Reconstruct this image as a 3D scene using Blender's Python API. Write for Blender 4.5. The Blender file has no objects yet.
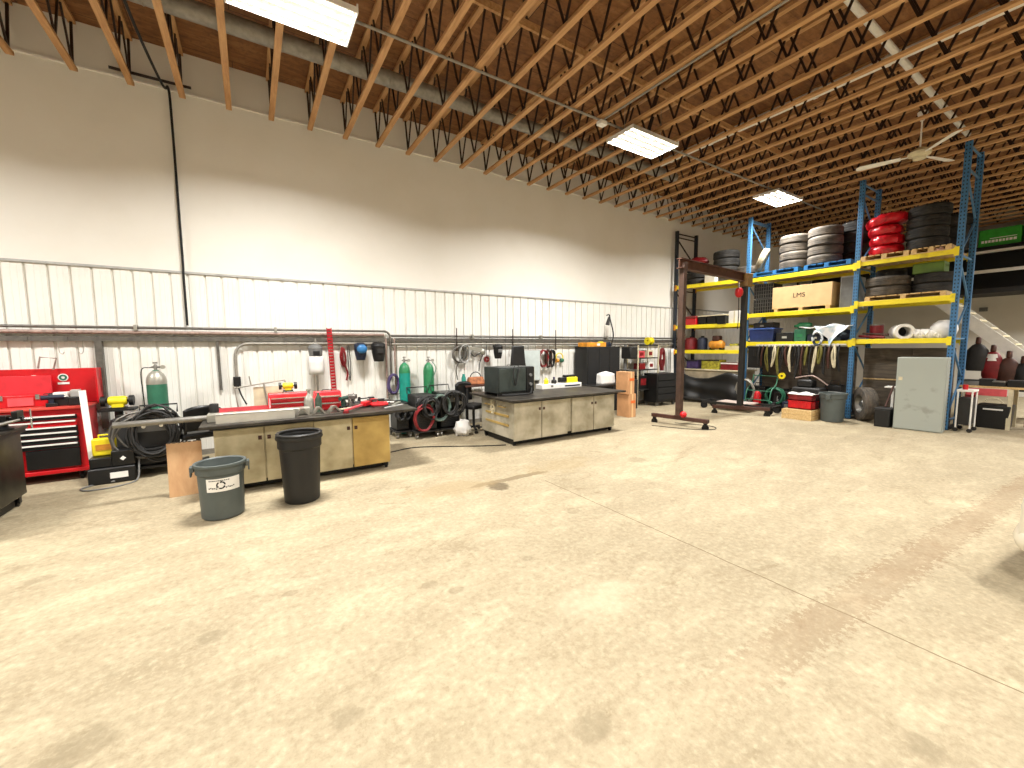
import bpy, bmesh, math, random
from mathutils import Vector, Matrix, Euler
random.seed(7)
EXPO = 0.3
PI = math.pi
COL = bpy.context.scene.collection

# ------------------------------------------------------------ mesh builder
class MB:
    def __init__(s): s.v = []; s.f = []; s.m = []; s.M = Matrix.Identity(4); s.mi = 0
    def at(s, loc=(0, 0, 0), rot=(0, 0, 0)):
        s.M = Matrix.Translation(loc) @ Euler(rot).to_matrix().to_4x4(); return s
    def mat(s, i): s.mi = i; return s
    def add(s, vs, fs):
        b = len(s.v)
        s.v += [tuple(s.M @ Vector(p)) for p in vs]
        s.f += [tuple(b + i for i in f) for f in fs]; s.m += [s.mi] * len(fs); return s
    def box(s, x0, x1, y0, y1, z0, z1):
        return s.add([(x0,y0,z0),(x1,y0,z0),(x1,y1,z0),(x0,y1,z0),(x0,y0,z1),(x1,y0,z1),(x1,y1,z1),(x0,y1,z1)],
                     [(0,3,2,1),(4,5,6,7),(0,1,5,4),(1,2,6,5),(2,3,7,6),(3,0,4,7)])
    def cbox(s, c, d): return s.box(c[0]-d[0]/2, c[0]+d[0]/2, c[1]-d[1]/2, c[1]+d[1]/2, c[2]-d[2]/2, c[2]+d[2]/2)
    def taper(s, x, y, z0, z1, dx0, dy0, dx1, dy1, sx=0, sy=0):
        a, b, c, d = dx0/2, dy0/2, dx1/2, dy1/2
        return s.add([(x-a,y-b,z0),(x+a,y-b,z0),(x+a,y+b,z0),(x-a,y+b,z0),(x-c+sx,y-d+sy,z1),(x+c+sx,y-d+sy,z1),(x+c+sx,y+d+sy,z1),(x-c+sx,y+d+sy,z1)],
                     [(0,3,2,1),(4,5,6,7),(0,1,5,4),(1,2,6,5),(2,3,7,6),(3,0,4,7)])
    def bar(s, a, b, w, h, up=(0, 0, 1)):
        a = Vector(a); b = Vector(b); d = (b-a).normalized(); u = Vector(up)
        if abs(d.dot(u)) > .98: u = Vector((1, 0, 0))
        r = d.cross(u).normalized(); u = r.cross(d).normalized(); r *= w/2; u *= h/2
        return s.add([a-r-u, a+r-u, a+r+u, a-r+u, b-r-u, b+r-u, b+r+u, b-r+u],
                     [(0,3,2,1),(4,5,6,7),(0,1,5,4),(1,2,6,5),(2,3,7,6),(3,0,4,7)])
    def tube(s, pts, r, n=8, closed=False, caps=True):
        pts = [Vector(p) for p in pts]; N = len(pts); vs = []; fs = []
        rr = r if isinstance(r, (list, tuple)) else [r]*N
        ref = None
        for i, p in enumerate(pts):
            if closed: t = pts[(i+1) % N] - pts[i-1]
            else: t = pts[min(i+1, N-1)] - pts[max(i-1, 0)]
            t = t.normalized() if t.length > 1e-9 else Vector((0, 0, 1))
            if ref is None:
                ref = Vector((0, 0, 1)) if abs(t.z) < .9 else Vector((1, 0, 0))
            a = t.cross(ref)
            if a.length < 1e-6: a = t.orthogonal()
            a.normalize(); b = a.cross(t).normalized(); ref = b
            for k in range(n):
                an = 2*PI*k/n; vs.append(p + (a*math.cos(an) + b*math.sin(an))*rr[i])
        for i in range(N if closed else N-1):
            j = (i+1) % N
            for k in range(n):
                l = (k+1) % n; fs.append((i*n+k, j*n+k, j*n+l, i*n+l))
        if caps and not closed:
            fs.append(tuple(range(n))); fs.append(tuple((N-1)*n + k for k in reversed(range(n))))
        return s.add(vs, fs)
    def cyl(s, a, b, r0, r1=None, n=16): return s.tube([a, b], [r0, r0 if r1 is None else r1], n)
    def lathe(s, prof, c=(0, 0, 0), n=24, ax='z', closed=False, sx=1, sy=1):
        vs = []; fs = []; m = len(prof)
        for i in range(n):
            a = 2*PI*i/n; co, si = math.cos(a)*sx, math.sin(a)*sy
            for r, z in prof:
                p = (r*co, r*si, z)
                if ax == 'x': p = (z, r*co, r*si)
                if ax == 'y': p = (r*co, z, r*si)
                vs.append((p[0]+c[0], p[1]+c[1], p[2]+c[2]))
        for i in range(n):
            j = (i+1) % n
            for k in range(m if closed else m-1):
                l = (k+1) % m
                fs.append((i*m+k, j*m+k, j*m+l, i*m+l) if ax != 'y' else (i*m+k, i*m+l, j*m+l, j*m+k))
        return s.add(vs, fs)
    def prism(s, poly, z0, z1):
        n = len(poly)
        return s.add([(x, y, z0) for x, y in poly] + [(x, y, z1) for x, y in poly],
                     [tuple(reversed(range(n))), tuple(range(n, 2*n))] + [(i, (i+1) % n, n+(i+1) % n, n+i) for i in range(n)])
    def prism_y(s, poly, y0, y1):        # poly in x,z
        n = len(poly)
        return s.add([(x, y0, z) for x, z in poly] + [(x, y1, z) for x, z in poly],
                     [tuple(range(n)), tuple(reversed(range(n, 2*n)))] + [(i, n+i, n+(i+1) % n, (i+1) % n) for i in range(n)])
    def prism_x(s, poly, x0, x1):        # poly in y,z
        n = len(poly)
        return s.add([(x0, y, z) for y, z in poly] + [(x1, y, z) for y, z in poly],
                     [tuple(reversed(range(n))), tuple(range(n, 2*n))] + [(i, (i+1) % n, n+(i+1) % n, n+i) for i in range(n)])
    def grid(s, fn, nu, nv):
        vs = [fn(i/nu, j/nv) for i in range(nu+1) for j in range(nv+1)]
        return s.add(vs, [(i*(nv+1)+j, (i+1)*(nv+1)+j, (i+1)*(nv+1)+j+1, i*(nv+1)+j+1) for i in range(nu) for j in range(nv)])
    def ball(s, c, r, n=12, sx=1, sy=1, sz=1, jit=0):
        prof = []
        vs = []; fs = []; m = n//2+1
        for i in range(n):
            for k in range(m):
                th = PI*k/(m-1); a = 2*PI*i/n
                j = 1 + (random.uniform(-jit, jit) if 0 < k < m-1 else 0)
                vs.append((c[0]+r*sx*j*math.sin(th)*math.cos(a), c[1]+r*sy*j*math.sin(th)*math.sin(a), c[2]+r*sz*j*math.cos(th)))
        for i in range(n):
            for k in range(m-1): fs.append((i*m+k, i*m+k+1, ((i+1) % n)*m+k+1, ((i+1) % n)*m+k))
        return s.add(vs, fs)
    def mesh(s, name, mats, smooth=True, ang=38):
        me = bpy.data.meshes.new(name); me.from_pydata(s.v, [], s.f)
        for m in (mats if isinstance(mats, (list, tuple)) else [mats]): me.materials.append(m)
        for p, i in zip(me.polygons, s.m): p.material_index = i
        bm = bmesh.new(); bm.from_mesh(me)
        bmesh.ops.remove_doubles(bm, verts=bm.verts, dist=1e-5)
        bmesh.ops.recalc_face_normals(bm, faces=bm.faces)
        if smooth:
            for f in bm.faces: f.smooth = True
            for e in bm.edges:
                if len(e.link_faces) == 2: e.smooth = e.calc_face_angle(0) < math.radians(ang)
        bm.to_mesh(me); bm.free(); return me

def part(name, mb, mats, parent=None, bevel=0, solid=0, sub=0, label=None, stuff=False):
    o = bpy.data.objects.new(name, mb.mesh(name, mats)); COL.objects.link(o)
    if parent: o.parent = parent
    if solid:
        m = o.modifiers.new('s', 'SOLIDIFY'); m.thickness = solid; m.offset = 0
    if sub:
        m = o.modifiers.new('u', 'SUBSURF'); m.levels = m.render_levels = sub
    if bevel:
        m = o.modifiers.new('b', 'BEVEL'); m.width = bevel; m.segments = 2; m.limit_method = 'ANGLE'; m.angle_limit = math.radians(50)
    if label: o['label'] = label
    if stuff: o['kind'] = 'stuff'
    return o
def tag(o, label, cat, group=None):
    o['label'] = label; o['category'] = cat
    if group: o['group'] = group
    return o
def thing(name, label, cat, loc=(0, 0, 0), rz=0, group=None):
    o = bpy.data.objects.new(name, None); COL.objects.link(o); o.empty_display_size = .1
    o.location = loc; o.rotation_euler = (0, 0, rz); return tag(o, label, cat, group)
def single(name, label, cat, mb, mats, loc=(0, 0, 0), rz=0, group=None, rot=None, **k):
    o = part(name, mb, mats, **k); o.location = loc; o.rotation_euler = rot if rot else (0, 0, rz)
    return tag(o, label, cat, group)
def struct(name, mb, mats, label=None, **k):
    o = part(name, mb, mats, **k); o['kind'] = 'structure'
    if label: o['label'] = label
    return o
KIDS = {}
def dup(root, loc, label, rz=None, group=None, rot=None, scale=None):
    r = root.copy(); COL.objects.link(r); r.location = loc; r['label'] = label
    if rz is not None: r.rotation_euler = (0, 0, rz)
    if rot is not None: r.rotation_euler = rot
    if scale is not None: r.scale = scale
    if group: r['group'] = group
    for ch in [o for o in list(root.children)]:
        c = ch.copy(); COL.objects.link(c); c.parent = r
        for g in list(ch.children):
            d = g.copy(); COL.objects.link(d); d.parent = c
    return r
def arc(c, r, a0, a1, n, plane='xz'):
    out = []
    for i in range(n+1):
        a = math.radians(a0 + (a1-a0)*i/n); p, q = r*math.cos(a), r*math.sin(a)
        out.append((c[0]+p, c[1], c[2]+q) if plane == 'xz' else (c[0]+p, c[1]+q, c[2]) if plane == 'xy' else (c[0], c[1]+p, c[2]+q))
    return out
def coil(c, r, loops, jit, plane='xz', rz=None, drop=0, n=18, depth=.05):
    rz = rz or r; out = []; c0 = c
    ks = [(1+random.uniform(-jit, jit), random.uniform(-jit, jit)*r*.8, random.uniform(-jit, jit)*rz*.8) for _ in range(int(loops)+3)]
    for i in range(int(loops*n)+1):
        l0, l1 = ks[i//n], ks[i//n+1]; w = (i % n)/n; kr = l0[0]*(1-w)+l1[0]*w; c = (c0[0]+(0 if plane == 'yz' else l0[1]*(1-w)+l1[1]*w), c0[1]+(l0[1]*(1-w)+l1[1]*w if plane == 'yz' else 0), c0[2]+(0 if plane == 'xy' else l0[2]*(1-w)+l1[2]*w))
        a = 2*PI*i/n; j = kr* (1 + .5*jit*math.sin(i*.73+1.3*math.sin(i*.21))); d = depth*(i/(loops*n)-.5) + .015*math.sin(i*1.7)
        p, q = r*j*math.cos(a), rz*j*math.sin(a)
        out.append((c[0]+p, c[1]+d, c[2]+q) if plane == 'xz' else (c[0]+d, c[1]+p, c[2]+q) if plane == 'yz' else (c[0]+p, c[1]+q, c[2]+d))
    return out
def spline(pts, n=6):
    P = [Vector(p) for p in pts]; P = [P[0]*2-P[1]] + P + [P[-1]*2-P[-2]]; out = []
    for i in range(1, len(P)-2):
        for k in range(n):
            t = k/n; a, b, c, d = P[i-1], P[i], P[i+1], P[i+2]
            out.append(.5*((2*b) + (c-a)*t + (2*a-5*b+4*c-d)*t*t + (3*b-a-3*c+d)*t**3))
    out.append(P[-2]); return out

# ------------------------------------------------------------ materials
def lin(h):
    if isinstance(h, str):
        h = h.lstrip('#'); h = tuple(int(h[i:i+2], 16)/255 for i in (0, 2, 4))
    return tuple((c/12.92 if c <= .04045 else ((c+.055)/1.055)**2.4) for c in h) + (1,)
MC = {}
def mat(hexc, rough=.6, metal=0, var=.12, scale=8, bump=.0, hex2=None, name=None, detail=4, thr=None, trans=0, coat=0, emit=None):
    key = (hexc, rough, metal, var, scale, bump, hex2, thr, trans, coat, emit)
    if key in MC: return MC[key]
    m = bpy.data.materials.new(name or 'mat_' + hexc.strip('#')); m.use_nodes = True; MC[key] = m
    nt = m.node_tree; N = nt.nodes; L = nt.links; b = N['Principled BSDF']
    b.inputs['Roughness'].default_value = rough; b.inputs['Metallic'].default_value = metal
    if trans: b.inputs['Transmission Weight'].default_value = trans
    if coat: b.inputs['Coat Weight'].default_value = coat
    if emit:
        b.inputs['Emission Color'].default_value = lin(emit[0]); b.inputs['Emission Strength'].default_value = emit[1]
    tc = N.new('ShaderNodeTexCoord'); no = N.new('ShaderNodeTexNoise'); no.inputs['Scale'].default_value = scale; no.inputs['Detail'].default_value = detail
    L.new(tc.outputs['Object'], no.inputs['Vector'])
    c1 = lin(hexc)
    r = N.new('ShaderNodeValToRGB'); L.new(no.outputs['Fac'], r.inputs['Fac'])
    if hex2:
        c2 = lin(hex2); lo, hi = thr or (.4, .6)
        r.color_ramp.elements[0].position = lo; r.color_ramp.elements[1].position = hi
        r.color_ramp.elements[0].color = c2; r.color_ramp.elements[1].color = c1
    else:
        r.color_ramp.elements[0].position = .3; r.color_ramp.elements[1].position = .7
        r.color_ramp.elements[0].color = tuple(c*(1-var*2) for c in c1[:3]) + (1,)
        r.color_ramp.elements[1].color = tuple(min(1, c*(1+var)) for c in c1[:3]) + (1,)
    L.new(r.outputs['Color'], b.inputs['Base Color'])
    if bump:
        bp = N.new('ShaderNodeBump'); bp.inputs['Strength'].default_value = bump; bp.inputs['Distance'].default_value = .02
        L.new(no.outputs['Fac'], bp.inputs['Height']); L.new(bp.outputs['Normal'], b.inputs['Normal'])
    return m
class NT:      # tiny node helper
    def __init__(s, name):
        s.m = bpy.data.materials.new(name); s.m.use_nodes = True; s.t = s.m.node_tree; s.b = s.t.nodes['Principled BSDF']
    def n(s, typ, **k):
        x = s.t.nodes.new(typ)
        for a, v in k.items():
            if a in x.inputs: x.inputs[a].default_value = v
            else: setattr(x, a, v)
        return x
    def l(s, a, b): s.t.links.new(a, b)
    def math(s, op, a, b=None, clamp=False):
        x = s.n('ShaderNodeMath', operation=op, use_clamp=clamp)
        for i, v in enumerate((a, b)):
            if v is None: continue
            if isinstance(v, (int, float)): x.inputs[i].default_value = v
            else: s.l(v, x.inputs[i])
        return x.outputs[0]
    def ramp(s, fac, els):
        x = s.n('ShaderNodeValToRGB'); e = x.color_ramp.elements
        while len(e) < len(els): e.new(.5)
        for q, (p, c) in zip(e, els): q.position = p; q.color = lin(c) if isinstance(c, str) else (c, c, c, 1)
        s.l(fac, x.inputs[0]); return x.outputs[0]
    def mix(s, f, a, b, mode='MIX'):
        x = s.n('ShaderNodeMix', data_type='RGBA', blend_type=mode)
        for i, v in ((0, f), (6, a), (7, b)):
            if isinstance(v, (int, float)): x.inputs[i].default_value = v
            elif isinstance(v, str): x.inputs[i].default_value = lin(v)
            else: s.l(v, x.inputs[i])
        return x.outputs[2]
    def noise(s, vec, scale, detail=5, rough=.55, dist=0):
        x = s.n('ShaderNodeTexNoise'); x.inputs['Scale'].default_value = scale; x.inputs['Detail'].default_value = detail
        x.inputs['Roughness'].default_value = rough; x.inputs['Distortion'].default_value = dist
        s.l(vec, x.inputs['Vector']); return x.outputs['Fac']
    def bump(s, h, st, dist=.01):
        x = s.n('ShaderNodeBump'); x.inputs['Strength'].default_value = st; x.inputs['Distance'].default_value = dist
        s.l(h, x.inputs['Height']); s.l(x.outputs[0], s.b.inputs['Normal'])

def floor_material():
    q = NT('stained_concrete'); tc = q.n('ShaderNodeTexCoord'); P = tc.outputs['Object']
    sp = q.n('ShaderNodeSeparateXYZ'); q.l(P, sp.inputs[0]); X, Y = sp.outputs[0], sp.outputs[1]
    mp = q.n('ShaderNodeMapping'); mp.inputs['Scale'].default_value = (.75, 1.3, 1); mp.inputs['Rotation'].default_value = (0, 0, .25); q.l(P, mp.inputs[0]); V = mp.outputs[0]
    n1 = q.noise(V, .55, 6, .6, .6); n2 = q.noise(V, 2.6, 8, .68, .4); n3 = q.noise(P, 22, 5, .7); n4 = q.noise(V, 1.3, 9, .75, 1.2)
    c = q.ramp(n1, [(.3, '#91866e'), (.5, '#9c9077'), (.7, '#a69b80')])
    c = q.mix(q.ramp(n2, [(.3, .6), (.56, 0.0)]), c, '#85785f')
    c = q.mix(q.ramp(n2, [(.54, 0.0), (.72, .5)]), c, '#b9ad90')
    c = q.mix(q.ramp(n3, [(.34, .38), (.5, 0.0)]), c, '#766a52'); c = q.mix(q.ramp(n3, [(.52, 0.0), (.68, .4)]), c, '#bdb295')
    n5 = q.noise(P, 7, 9, .8, .5); c = q.mix(q.ramp(n5, [(.33, .45), (.45, 0.0)]), c, '#776a51')
    c = q.mix(q.ramp(n4, [(.30, .6), (.42, 0.0)]), c, '#706148')
    # saw-cut joints
    wob = q.math('MULTIPLY', q.math('SUBTRACT', q.noise(P, 3, 3), .5), .03)
    jx = q.math('ABSOLUTE', q.math('SUBTRACT', q.math('ADD', X, wob), 3.27))
    j1 = q.math('MULTIPLY', q.math('LESS_THAN', jx, .006), q.math('LESS_THAN', Y, 4.3))
    c = q.mix(q.math('MULTIPLY', j1, .75), c, '#5f4f36')
    # black oily crack beside the work table
    def blot(x, y, rx, ry, col, st, c, sharp=3):
        dx = q.math('DIVIDE', q.math('SUBTRACT', X, x), rx); dy = q.math('DIVIDE', q.math('SUBTRACT', Y, y), ry)
        d = q.math('SQRT', q.math('ADD', q.math('MULTIPLY', dx, dx), q.math('MULTIPLY', dy, dy)))
        d = q.math('ADD', d, q.math('MULTIPLY', q.math('SUBTRACT', q.noise(P, 14 if rx < .3 else 4, 4), .5), .9 if rx < .3 else 2.2))
        f = q.math('MULTIPLY', q.math('SUBTRACT', 1.0, q.math('MINIMUM', d, 1.0)), sharp, True)
        return q.mix(q.math('MULTIPLY', f, st), c, col)
    c = blot(2.62, 4.45, .16, .18, '#4d402d', .75, c)
    c = blot(2.95, 4.62, .7, .07, '#5c4c35', .6, c, 3)
    c = blot(3.9, 4.75, .8, .35, '#8a7856', .4, c, 2)
    c = blot(2.1, 4.7, .7, .35, '#8d7b5b', .5, c, 2)
    for x, y, rx in ((1.05, 2.84, .075), (1.2, 2.66, .07), (1.28, 1.3, .12), (2.45, .42, .1), (-.75, 2.5, .16), (-.3, 3.05, .1), (.15, 3.3, .06), (1.9, 2.75, .06), (2.9, 3.3, .1), (-1.5, 4.6, .1), (5.1, 4.3, .2), (.3, 2.0, .09)):
        c = blot(x, y, rx, rx*.8, '#695e48', .36, c)
    c = blot(2.0, 2.0, .5, .2, '#b8ad93', .45, c, 1.5)
    # tyre track parallel to the long wall
    ty = q.math('ABSOLUTE', q.math('SUBTRACT', Y, q.math('ADD', 1.2, q.math('MULTIPLY', X, -.055))))
    tr = q.math('MULTIPLY', q.math('LESS_THAN', q.math('ADD', ty, q.math('MULTIPLY', q.math('SUBTRACT', n3, .5), .45)), .12), q.math('MULTIPLY', q.math('SUBTRACT', X, 1.55), .7, True))
    wv = q.n('ShaderNodeTexWave'); wv.inputs['Scale'].default_value = 9; wv.inputs['Distortion'].default_value = 2; q.l(P, wv.inputs['Vector'])
    c = q.mix(q.math('MULTIPLY', tr, q.math('MULTIPLY', q.ramp(n4, [(.35, 1.0), (.62, .4)]), .55)), c, '#7d664d')
    q.l(c, q.b.inputs['Base Color']); q.b.inputs['Roughness'].default_value = .62
    q.l(q.ramp(n2, [(.3, .7), (.7, .9)]), q.b.inputs['Roughness']); q.b.inputs['Specular IOR Level'].default_value = .25
    q.bump(q.math('SUBTRACT', q.math('ADD', q.math('MULTIPLY', n3, .5), n2), j1), .22, .01)
    return q.m
def wall_material(col, col2, name, sc=1.0):
    q = NT(name); tc = q.n('ShaderNodeTexCoord'); P = tc.outputs['Object']
    c = q.mix(q.ramp(q.noise(P, .9*sc, 6, .6), [(.42, 0.0), (.7, .5)]), col, col2)
    q.l(c, q.b.inputs['Base Color']); q.b.inputs['Roughness'].default_value = .7; q.bump(q.noise(P, 60, 3), .05, .003); return q.m
def deck_material():
    q = NT('plywood_roof_deck'); tc = q.n('ShaderNodeTexCoord'); P = tc.outputs['Object']
    mp = q.n('ShaderNodeMapping'); mp.inputs['Scale'].default_value = (1, 5, 1); q.l(P, mp.inputs[0])
    c = q.ramp(q.noise(mp.outputs[0], 1.8, 8, .65, .8), [(.3, '#6b4627'), (.5, '#83572f'), (.7, '#976c42')])
    c = q.mix(q.ramp(q.noise(P, 14, 5, .7), [(.35, .4), (.5, 0.0)]), c, '#3a2212')
    bk = q.n('ShaderNodeTexBrick'); bk.inputs['Scale'].default_value = 1; bk.inputs['Brick Width'].default_value = 2.44; bk.inputs['Row Height'].default_value = 1.22
    bk.inputs['Mortar Size'].default_value = .006; q.l(P, bk.inputs['Vector'])
    c = q.mix(q.math('MULTIPLY', bk.outputs['Fac'], .8), c, '#2b1509')
    q.l(c, q.b.inputs['Base Color']); q.b.inputs['Roughness'].default_value = .75; return q.m
def wood(c1, c2, name, sc=(1, 9, 9), s=3, rough=.65):
    q = NT(name); tc = q.n('ShaderNodeTexCoord'); mp = q.n('ShaderNodeMapping'); mp.inputs['Scale'].default_value = sc; q.l(tc.outputs['Object'], mp.inputs[0])
    f = q.noise(mp.outputs[0], s, 6, .6, .5); q.l(q.ramp(f, [(.3, c2), (.68, c1)]), q.b.inputs['Base Color']); q.b.inputs['Roughness'].default_value = rough; q.bump(f, .1, .003); return q.m
def tire_material(h, h2):
    q = NT('tire_rubber'); tc = q.n('ShaderNodeTexCoord'); P = tc.outputs['Object']
    c = q.mix(q.ramp(q.noise(P, 5, 6, .7), [(.4, 0.0), (.66, .8)]), h, h2)
    q.l(c, q.b.inputs['Base Color']); q.b.inputs['Roughness'].default_value = .8; q.bump(q.noise(P, 40, 3), .3, .004); return q.m
def perforated(h, h2, step=.075):
    q = NT('punched_steel'); tc = q.n('ShaderNodeTexCoord'); P = tc.outputs['Object']; sp = q.n('ShaderNodeSeparateXYZ'); q.l(P, sp.inputs[0])
    fz = q.math('ABSOLUTE', q.math('SUBTRACT', q.math('FRACT', q.math('DIVIDE', sp.outputs[2], step)), .5))
    fy = q.math('ABSOLUTE', q.math('SUBTRACT', q.math('ABSOLUTE', sp.outputs[1]), .024))
    hole = q.math('MULTIPLY', q.math('LESS_THAN', fz, .22), q.math('LESS_THAN', fy, .009))
    c = q.mix(q.ramp(q.noise(P, 7, 5), [(.5, 0.0), (.75, .6)]), h, h2); c = q.mix(hole, c, '#0c1018')
    q.l(c, q.b.inputs['Base Color']); q.b.inputs['Roughness'].default_value = .45; return q.m

M = dict(
 floor=floor_material(), deck=deck_material(),
 white=wall_material('#e4e1d9', '#dad6cb', 'painted_wall'), clad=wall_material('#e2e1db', '#d6d3c9', 'white_steel_cladding', 2),
 endwall=wall_material('#cfcabf', '#bfb8aa', 'end_wall_paint'),
 truss=wood('#c89d6c', '#a3774a', 'truss_timber', (9, 1, 9), 2.5), board=wood('#cda67c', '#b48a60', 'plywood_sheet', (3, 9, 1.2), 2.5),
 pine=wood('#dcc08c', '#b99359', 'pallet_wood'), oldply=wood('#6b5f50', '#40382e', 'weathered_panel', (1, 1, 6), 2),
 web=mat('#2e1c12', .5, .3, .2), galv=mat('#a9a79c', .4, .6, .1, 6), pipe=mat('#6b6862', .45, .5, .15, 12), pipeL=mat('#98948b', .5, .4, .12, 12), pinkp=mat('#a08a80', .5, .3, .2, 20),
 black=mat('#0a0a0a', .5, 0, .2), blackm=mat('#111213', .35, .3, .2), rubber=mat('#0d0d0d', .8, 0, .2), dark=mat('#1e1d1c', .6, 0, .2), grey=mat('#6d6d6b', .5, 0, .12), lgrey=mat('#a8a8a4', .5, 0, .1), whitep=mat('#e6e4de', .5, 0, .04), cream=mat('#cfc5a6', .6, 0, .1),
 red=mat('#c3121c', .35, 0, .08, 4), redd=mat('#7c1218', .5, 0, .2), pink=mat('#d4545a', .4, 0, .1), chrome=mat('#c9c9c6', .22, .9, .05), steel=mat('#8e8c86', .35, .8, .12, 10), rust=mat('#5b3422', .6, .3, .25, 10), brown=mat('#4a2c22', .55, .2, .2, 8),
 yellow=mat('#e6d21a', .45, 0, .06), amber=mat('#d9922c', .5, 0, .2), orange=mat('#dd6a2a', .5, 0, .1), green=mat('#2a7d50', .4, 0, .1), teal=mat('#138a7a', .4, 0, .1), dgreen=mat('#2c6a50', .45, 0, .12), gbanner=mat('#2f9a2c', .6, 0, .1),
 blue=mat('#2f6fa5', .4, .1, .1), navy=mat('#1a2338', .45, .1, .2), tote=mat('#263a78', .45, 0, .1), purple=mat('#4a3a6a', .6, 0, .3), lblue=mat('#9fc0d8', .6, 0, .1),
 card=mat('#c08f63', .75, 0, .08, 5), crate=mat('#dcb987', .7, 0, .06, 4), bag=mat('#dedcd8', .5, 0, .06),
 stainless=mat('#c2b796', .42, .25, .12, 3, 0, '#9c9070', thr=(.35, .62)), stain2=mat('#c2a562', .42, .25, .12, 3, 0, '#a08448', thr=(.3, .62)), stain3=mat('#c4beac', .4, .35, .1, 3, 0, '#9c9580', thr=(.35, .62)), darkst=mat('#4c4a3e', .32, .7, .2, 4, 0, '#2a2820', thr=(.35, .65)),
 ttop=mat('#4a453c', .5, .5, .2, 5, .05, '#2b2723', thr=(.35, .65)), lit=mat('#ffffff', .5, 0, 0, emit=('#fff6e6', 14.0)),
 tire=tire_material('#121211', '#3d3a36'), tiregrey=tire_material('#3f3a34', '#6b6154'), redwrap=mat('#c41322', .3, 0, .2, 12, .5), beamy=mat('#e8d41e', .45, 0, .05, 3, 0, '#b8a222', thr=(.3, .4)),
 upright=perforated('#3b709c', '#2a5880'), uprightd=perforated('#1b2430', '#10151d'), brace=mat('#5b8ab4', .4, .2, .1), tarp=mat('#161615', .45, 0, .15, 3, .2), canvas=mat('#b7aa90', .8, 0, .12, 5), bin=mat('#4d5452', .5, 0, .06), binb=mat('#131211', .5, 0, .1), carw=mat('#d4cdb9', .25, 0, .02, coat=.5), glass=mat('#20262a', .08, 0, 0),
)

# ============================================================ SETTING
X0, X1, Y0, Y1, ZC = -9.0, 22.0, -10.0, 8.725, 6.55
struct('floor', MB().box(X0-.2, X1+.2, Y0-.2, Y1+.2, -.15, 0), M['floor'])
struct('ceiling', MB().box(X0-.2, X1+.2, Y0-.2, Y1+.2, ZC, ZC+.1), M['deck'])
struct('wall_back', MB().box(X0, X1, Y1, Y1+.2, 0, ZC), M['white'])
struct('wall_left', MB().box(X0-.2, X0, Y0, Y1+.2, 0, ZC), M['white'])
struct('wall_front', MB().box(X0, X1, Y0-.2, Y0, 0, ZC), M['white'])
struct('wall_right', MB().box(X1, X1+.2, Y0, Y1+.2, 0, ZC), M['endwall'])
b = MB(); prof = []; x = X0+.185; k = 0
while x < X1-.25:
    prof += [(x+.013, 0), (x+.015, -.026), (x+.085, -.026), (x+.088, -.030), (x+.094, -.030), (x+.097, -.026), (x+.150, -.026), (x+.153, -.030), (x+.159, -.030), (x+.162, -.026), (x+.211, -.026), (x+.213, 0)]
    if True: pass
    x += .2286
vs = []; fs = []
for i, (px, py) in enumerate(prof): vs += [(px, 8.708+py, 0.02), (px, 8.708+py, 3.06)]
for i in range(len(prof)-1): fs.append((2*i, 2*i+2, 2*i+3, 2*i+1))
b.add(vs, fs); struct('wall_back_cladding', b, M['clad'])
struct('trim_1', MB().box(X0, X1, 8.66, 8.725, 3.05, 3.085), M['lgrey'])
struct('trim_2', MB().box(X0, X1, 8.69, 8.725, 5.91, 5.94), M['whitep'])
struct('baseboard_back', MB().box(X0, X1, 8.66, 8.72, 0, .09), M['pipeL'])

# ---- roof trusses: wooden chords, steel webbing between them
ZT0, ZT1 = 5.79, 6.545
tc_ = MB().box(-.04, .04, -9.95, 8.72, ZT1-.05, ZT1).mesh('top_chord', M['truss'])
bc_ = MB().box(-.041, .041, -9.95, 8.60, ZT0, ZT0+.045).mesh('bottom_chord', M['truss'])
b = MB(); yy = 8.56; z0_, z1_ = ZT0+.045, ZT1-.05
while yy > -9.8:
    for sx in (0,):
        b.bar((sx, yy, z0_), (sx, yy-.28, z1_), .022, .03); b.bar((sx, yy-.01, z0_), (sx, yy+.12 if yy > 8.5 else yy+.24, z1_), .022, .03)
    yy -= .61
wb_ = b.mesh('steel_webbing', M['web'])
ordn = lambda n: {1: 'first', 2: 'second', 3: 'third', 4: 'fourth', 5: 'fifth', 6: 'sixth', 7: 'seventh', 8: 'eighth', 9: 'ninth', 10: 'tenth', 11: 'eleventh', 12: 'twelfth'}.get(n, f"{n}{'th' if n in (11,12,13) or n%10 not in (1,2,3) else ('st','nd','rd')[n%10-1]}")
for i in range(-10, 40):
    x = -2.526 + .6096*i
    if x > X1-.1: break
    n = i - 3
    if n == 0: lb = 'open-web timber roof truss whose wall end hangs beside the black drop cord'
    elif n < 0: lb = f'open-web timber roof truss, {ordn(-n)} to the left of the black drop cord'
    else: lb = f'open-web timber roof truss, {ordn(n)} to the right of the black drop cord'
    t = thing('roof_truss', lb, 'roof truss', (x, 0, 0), 0, 'open-web roof trusses')
    for nm, me in (('top_chord', tc_), ('bottom_chord', bc_), ('steel_webbing', wb_)):
        o = bpy.data.objects.new(nm, me); COL.objects.link(o); o.parent = t

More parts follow.
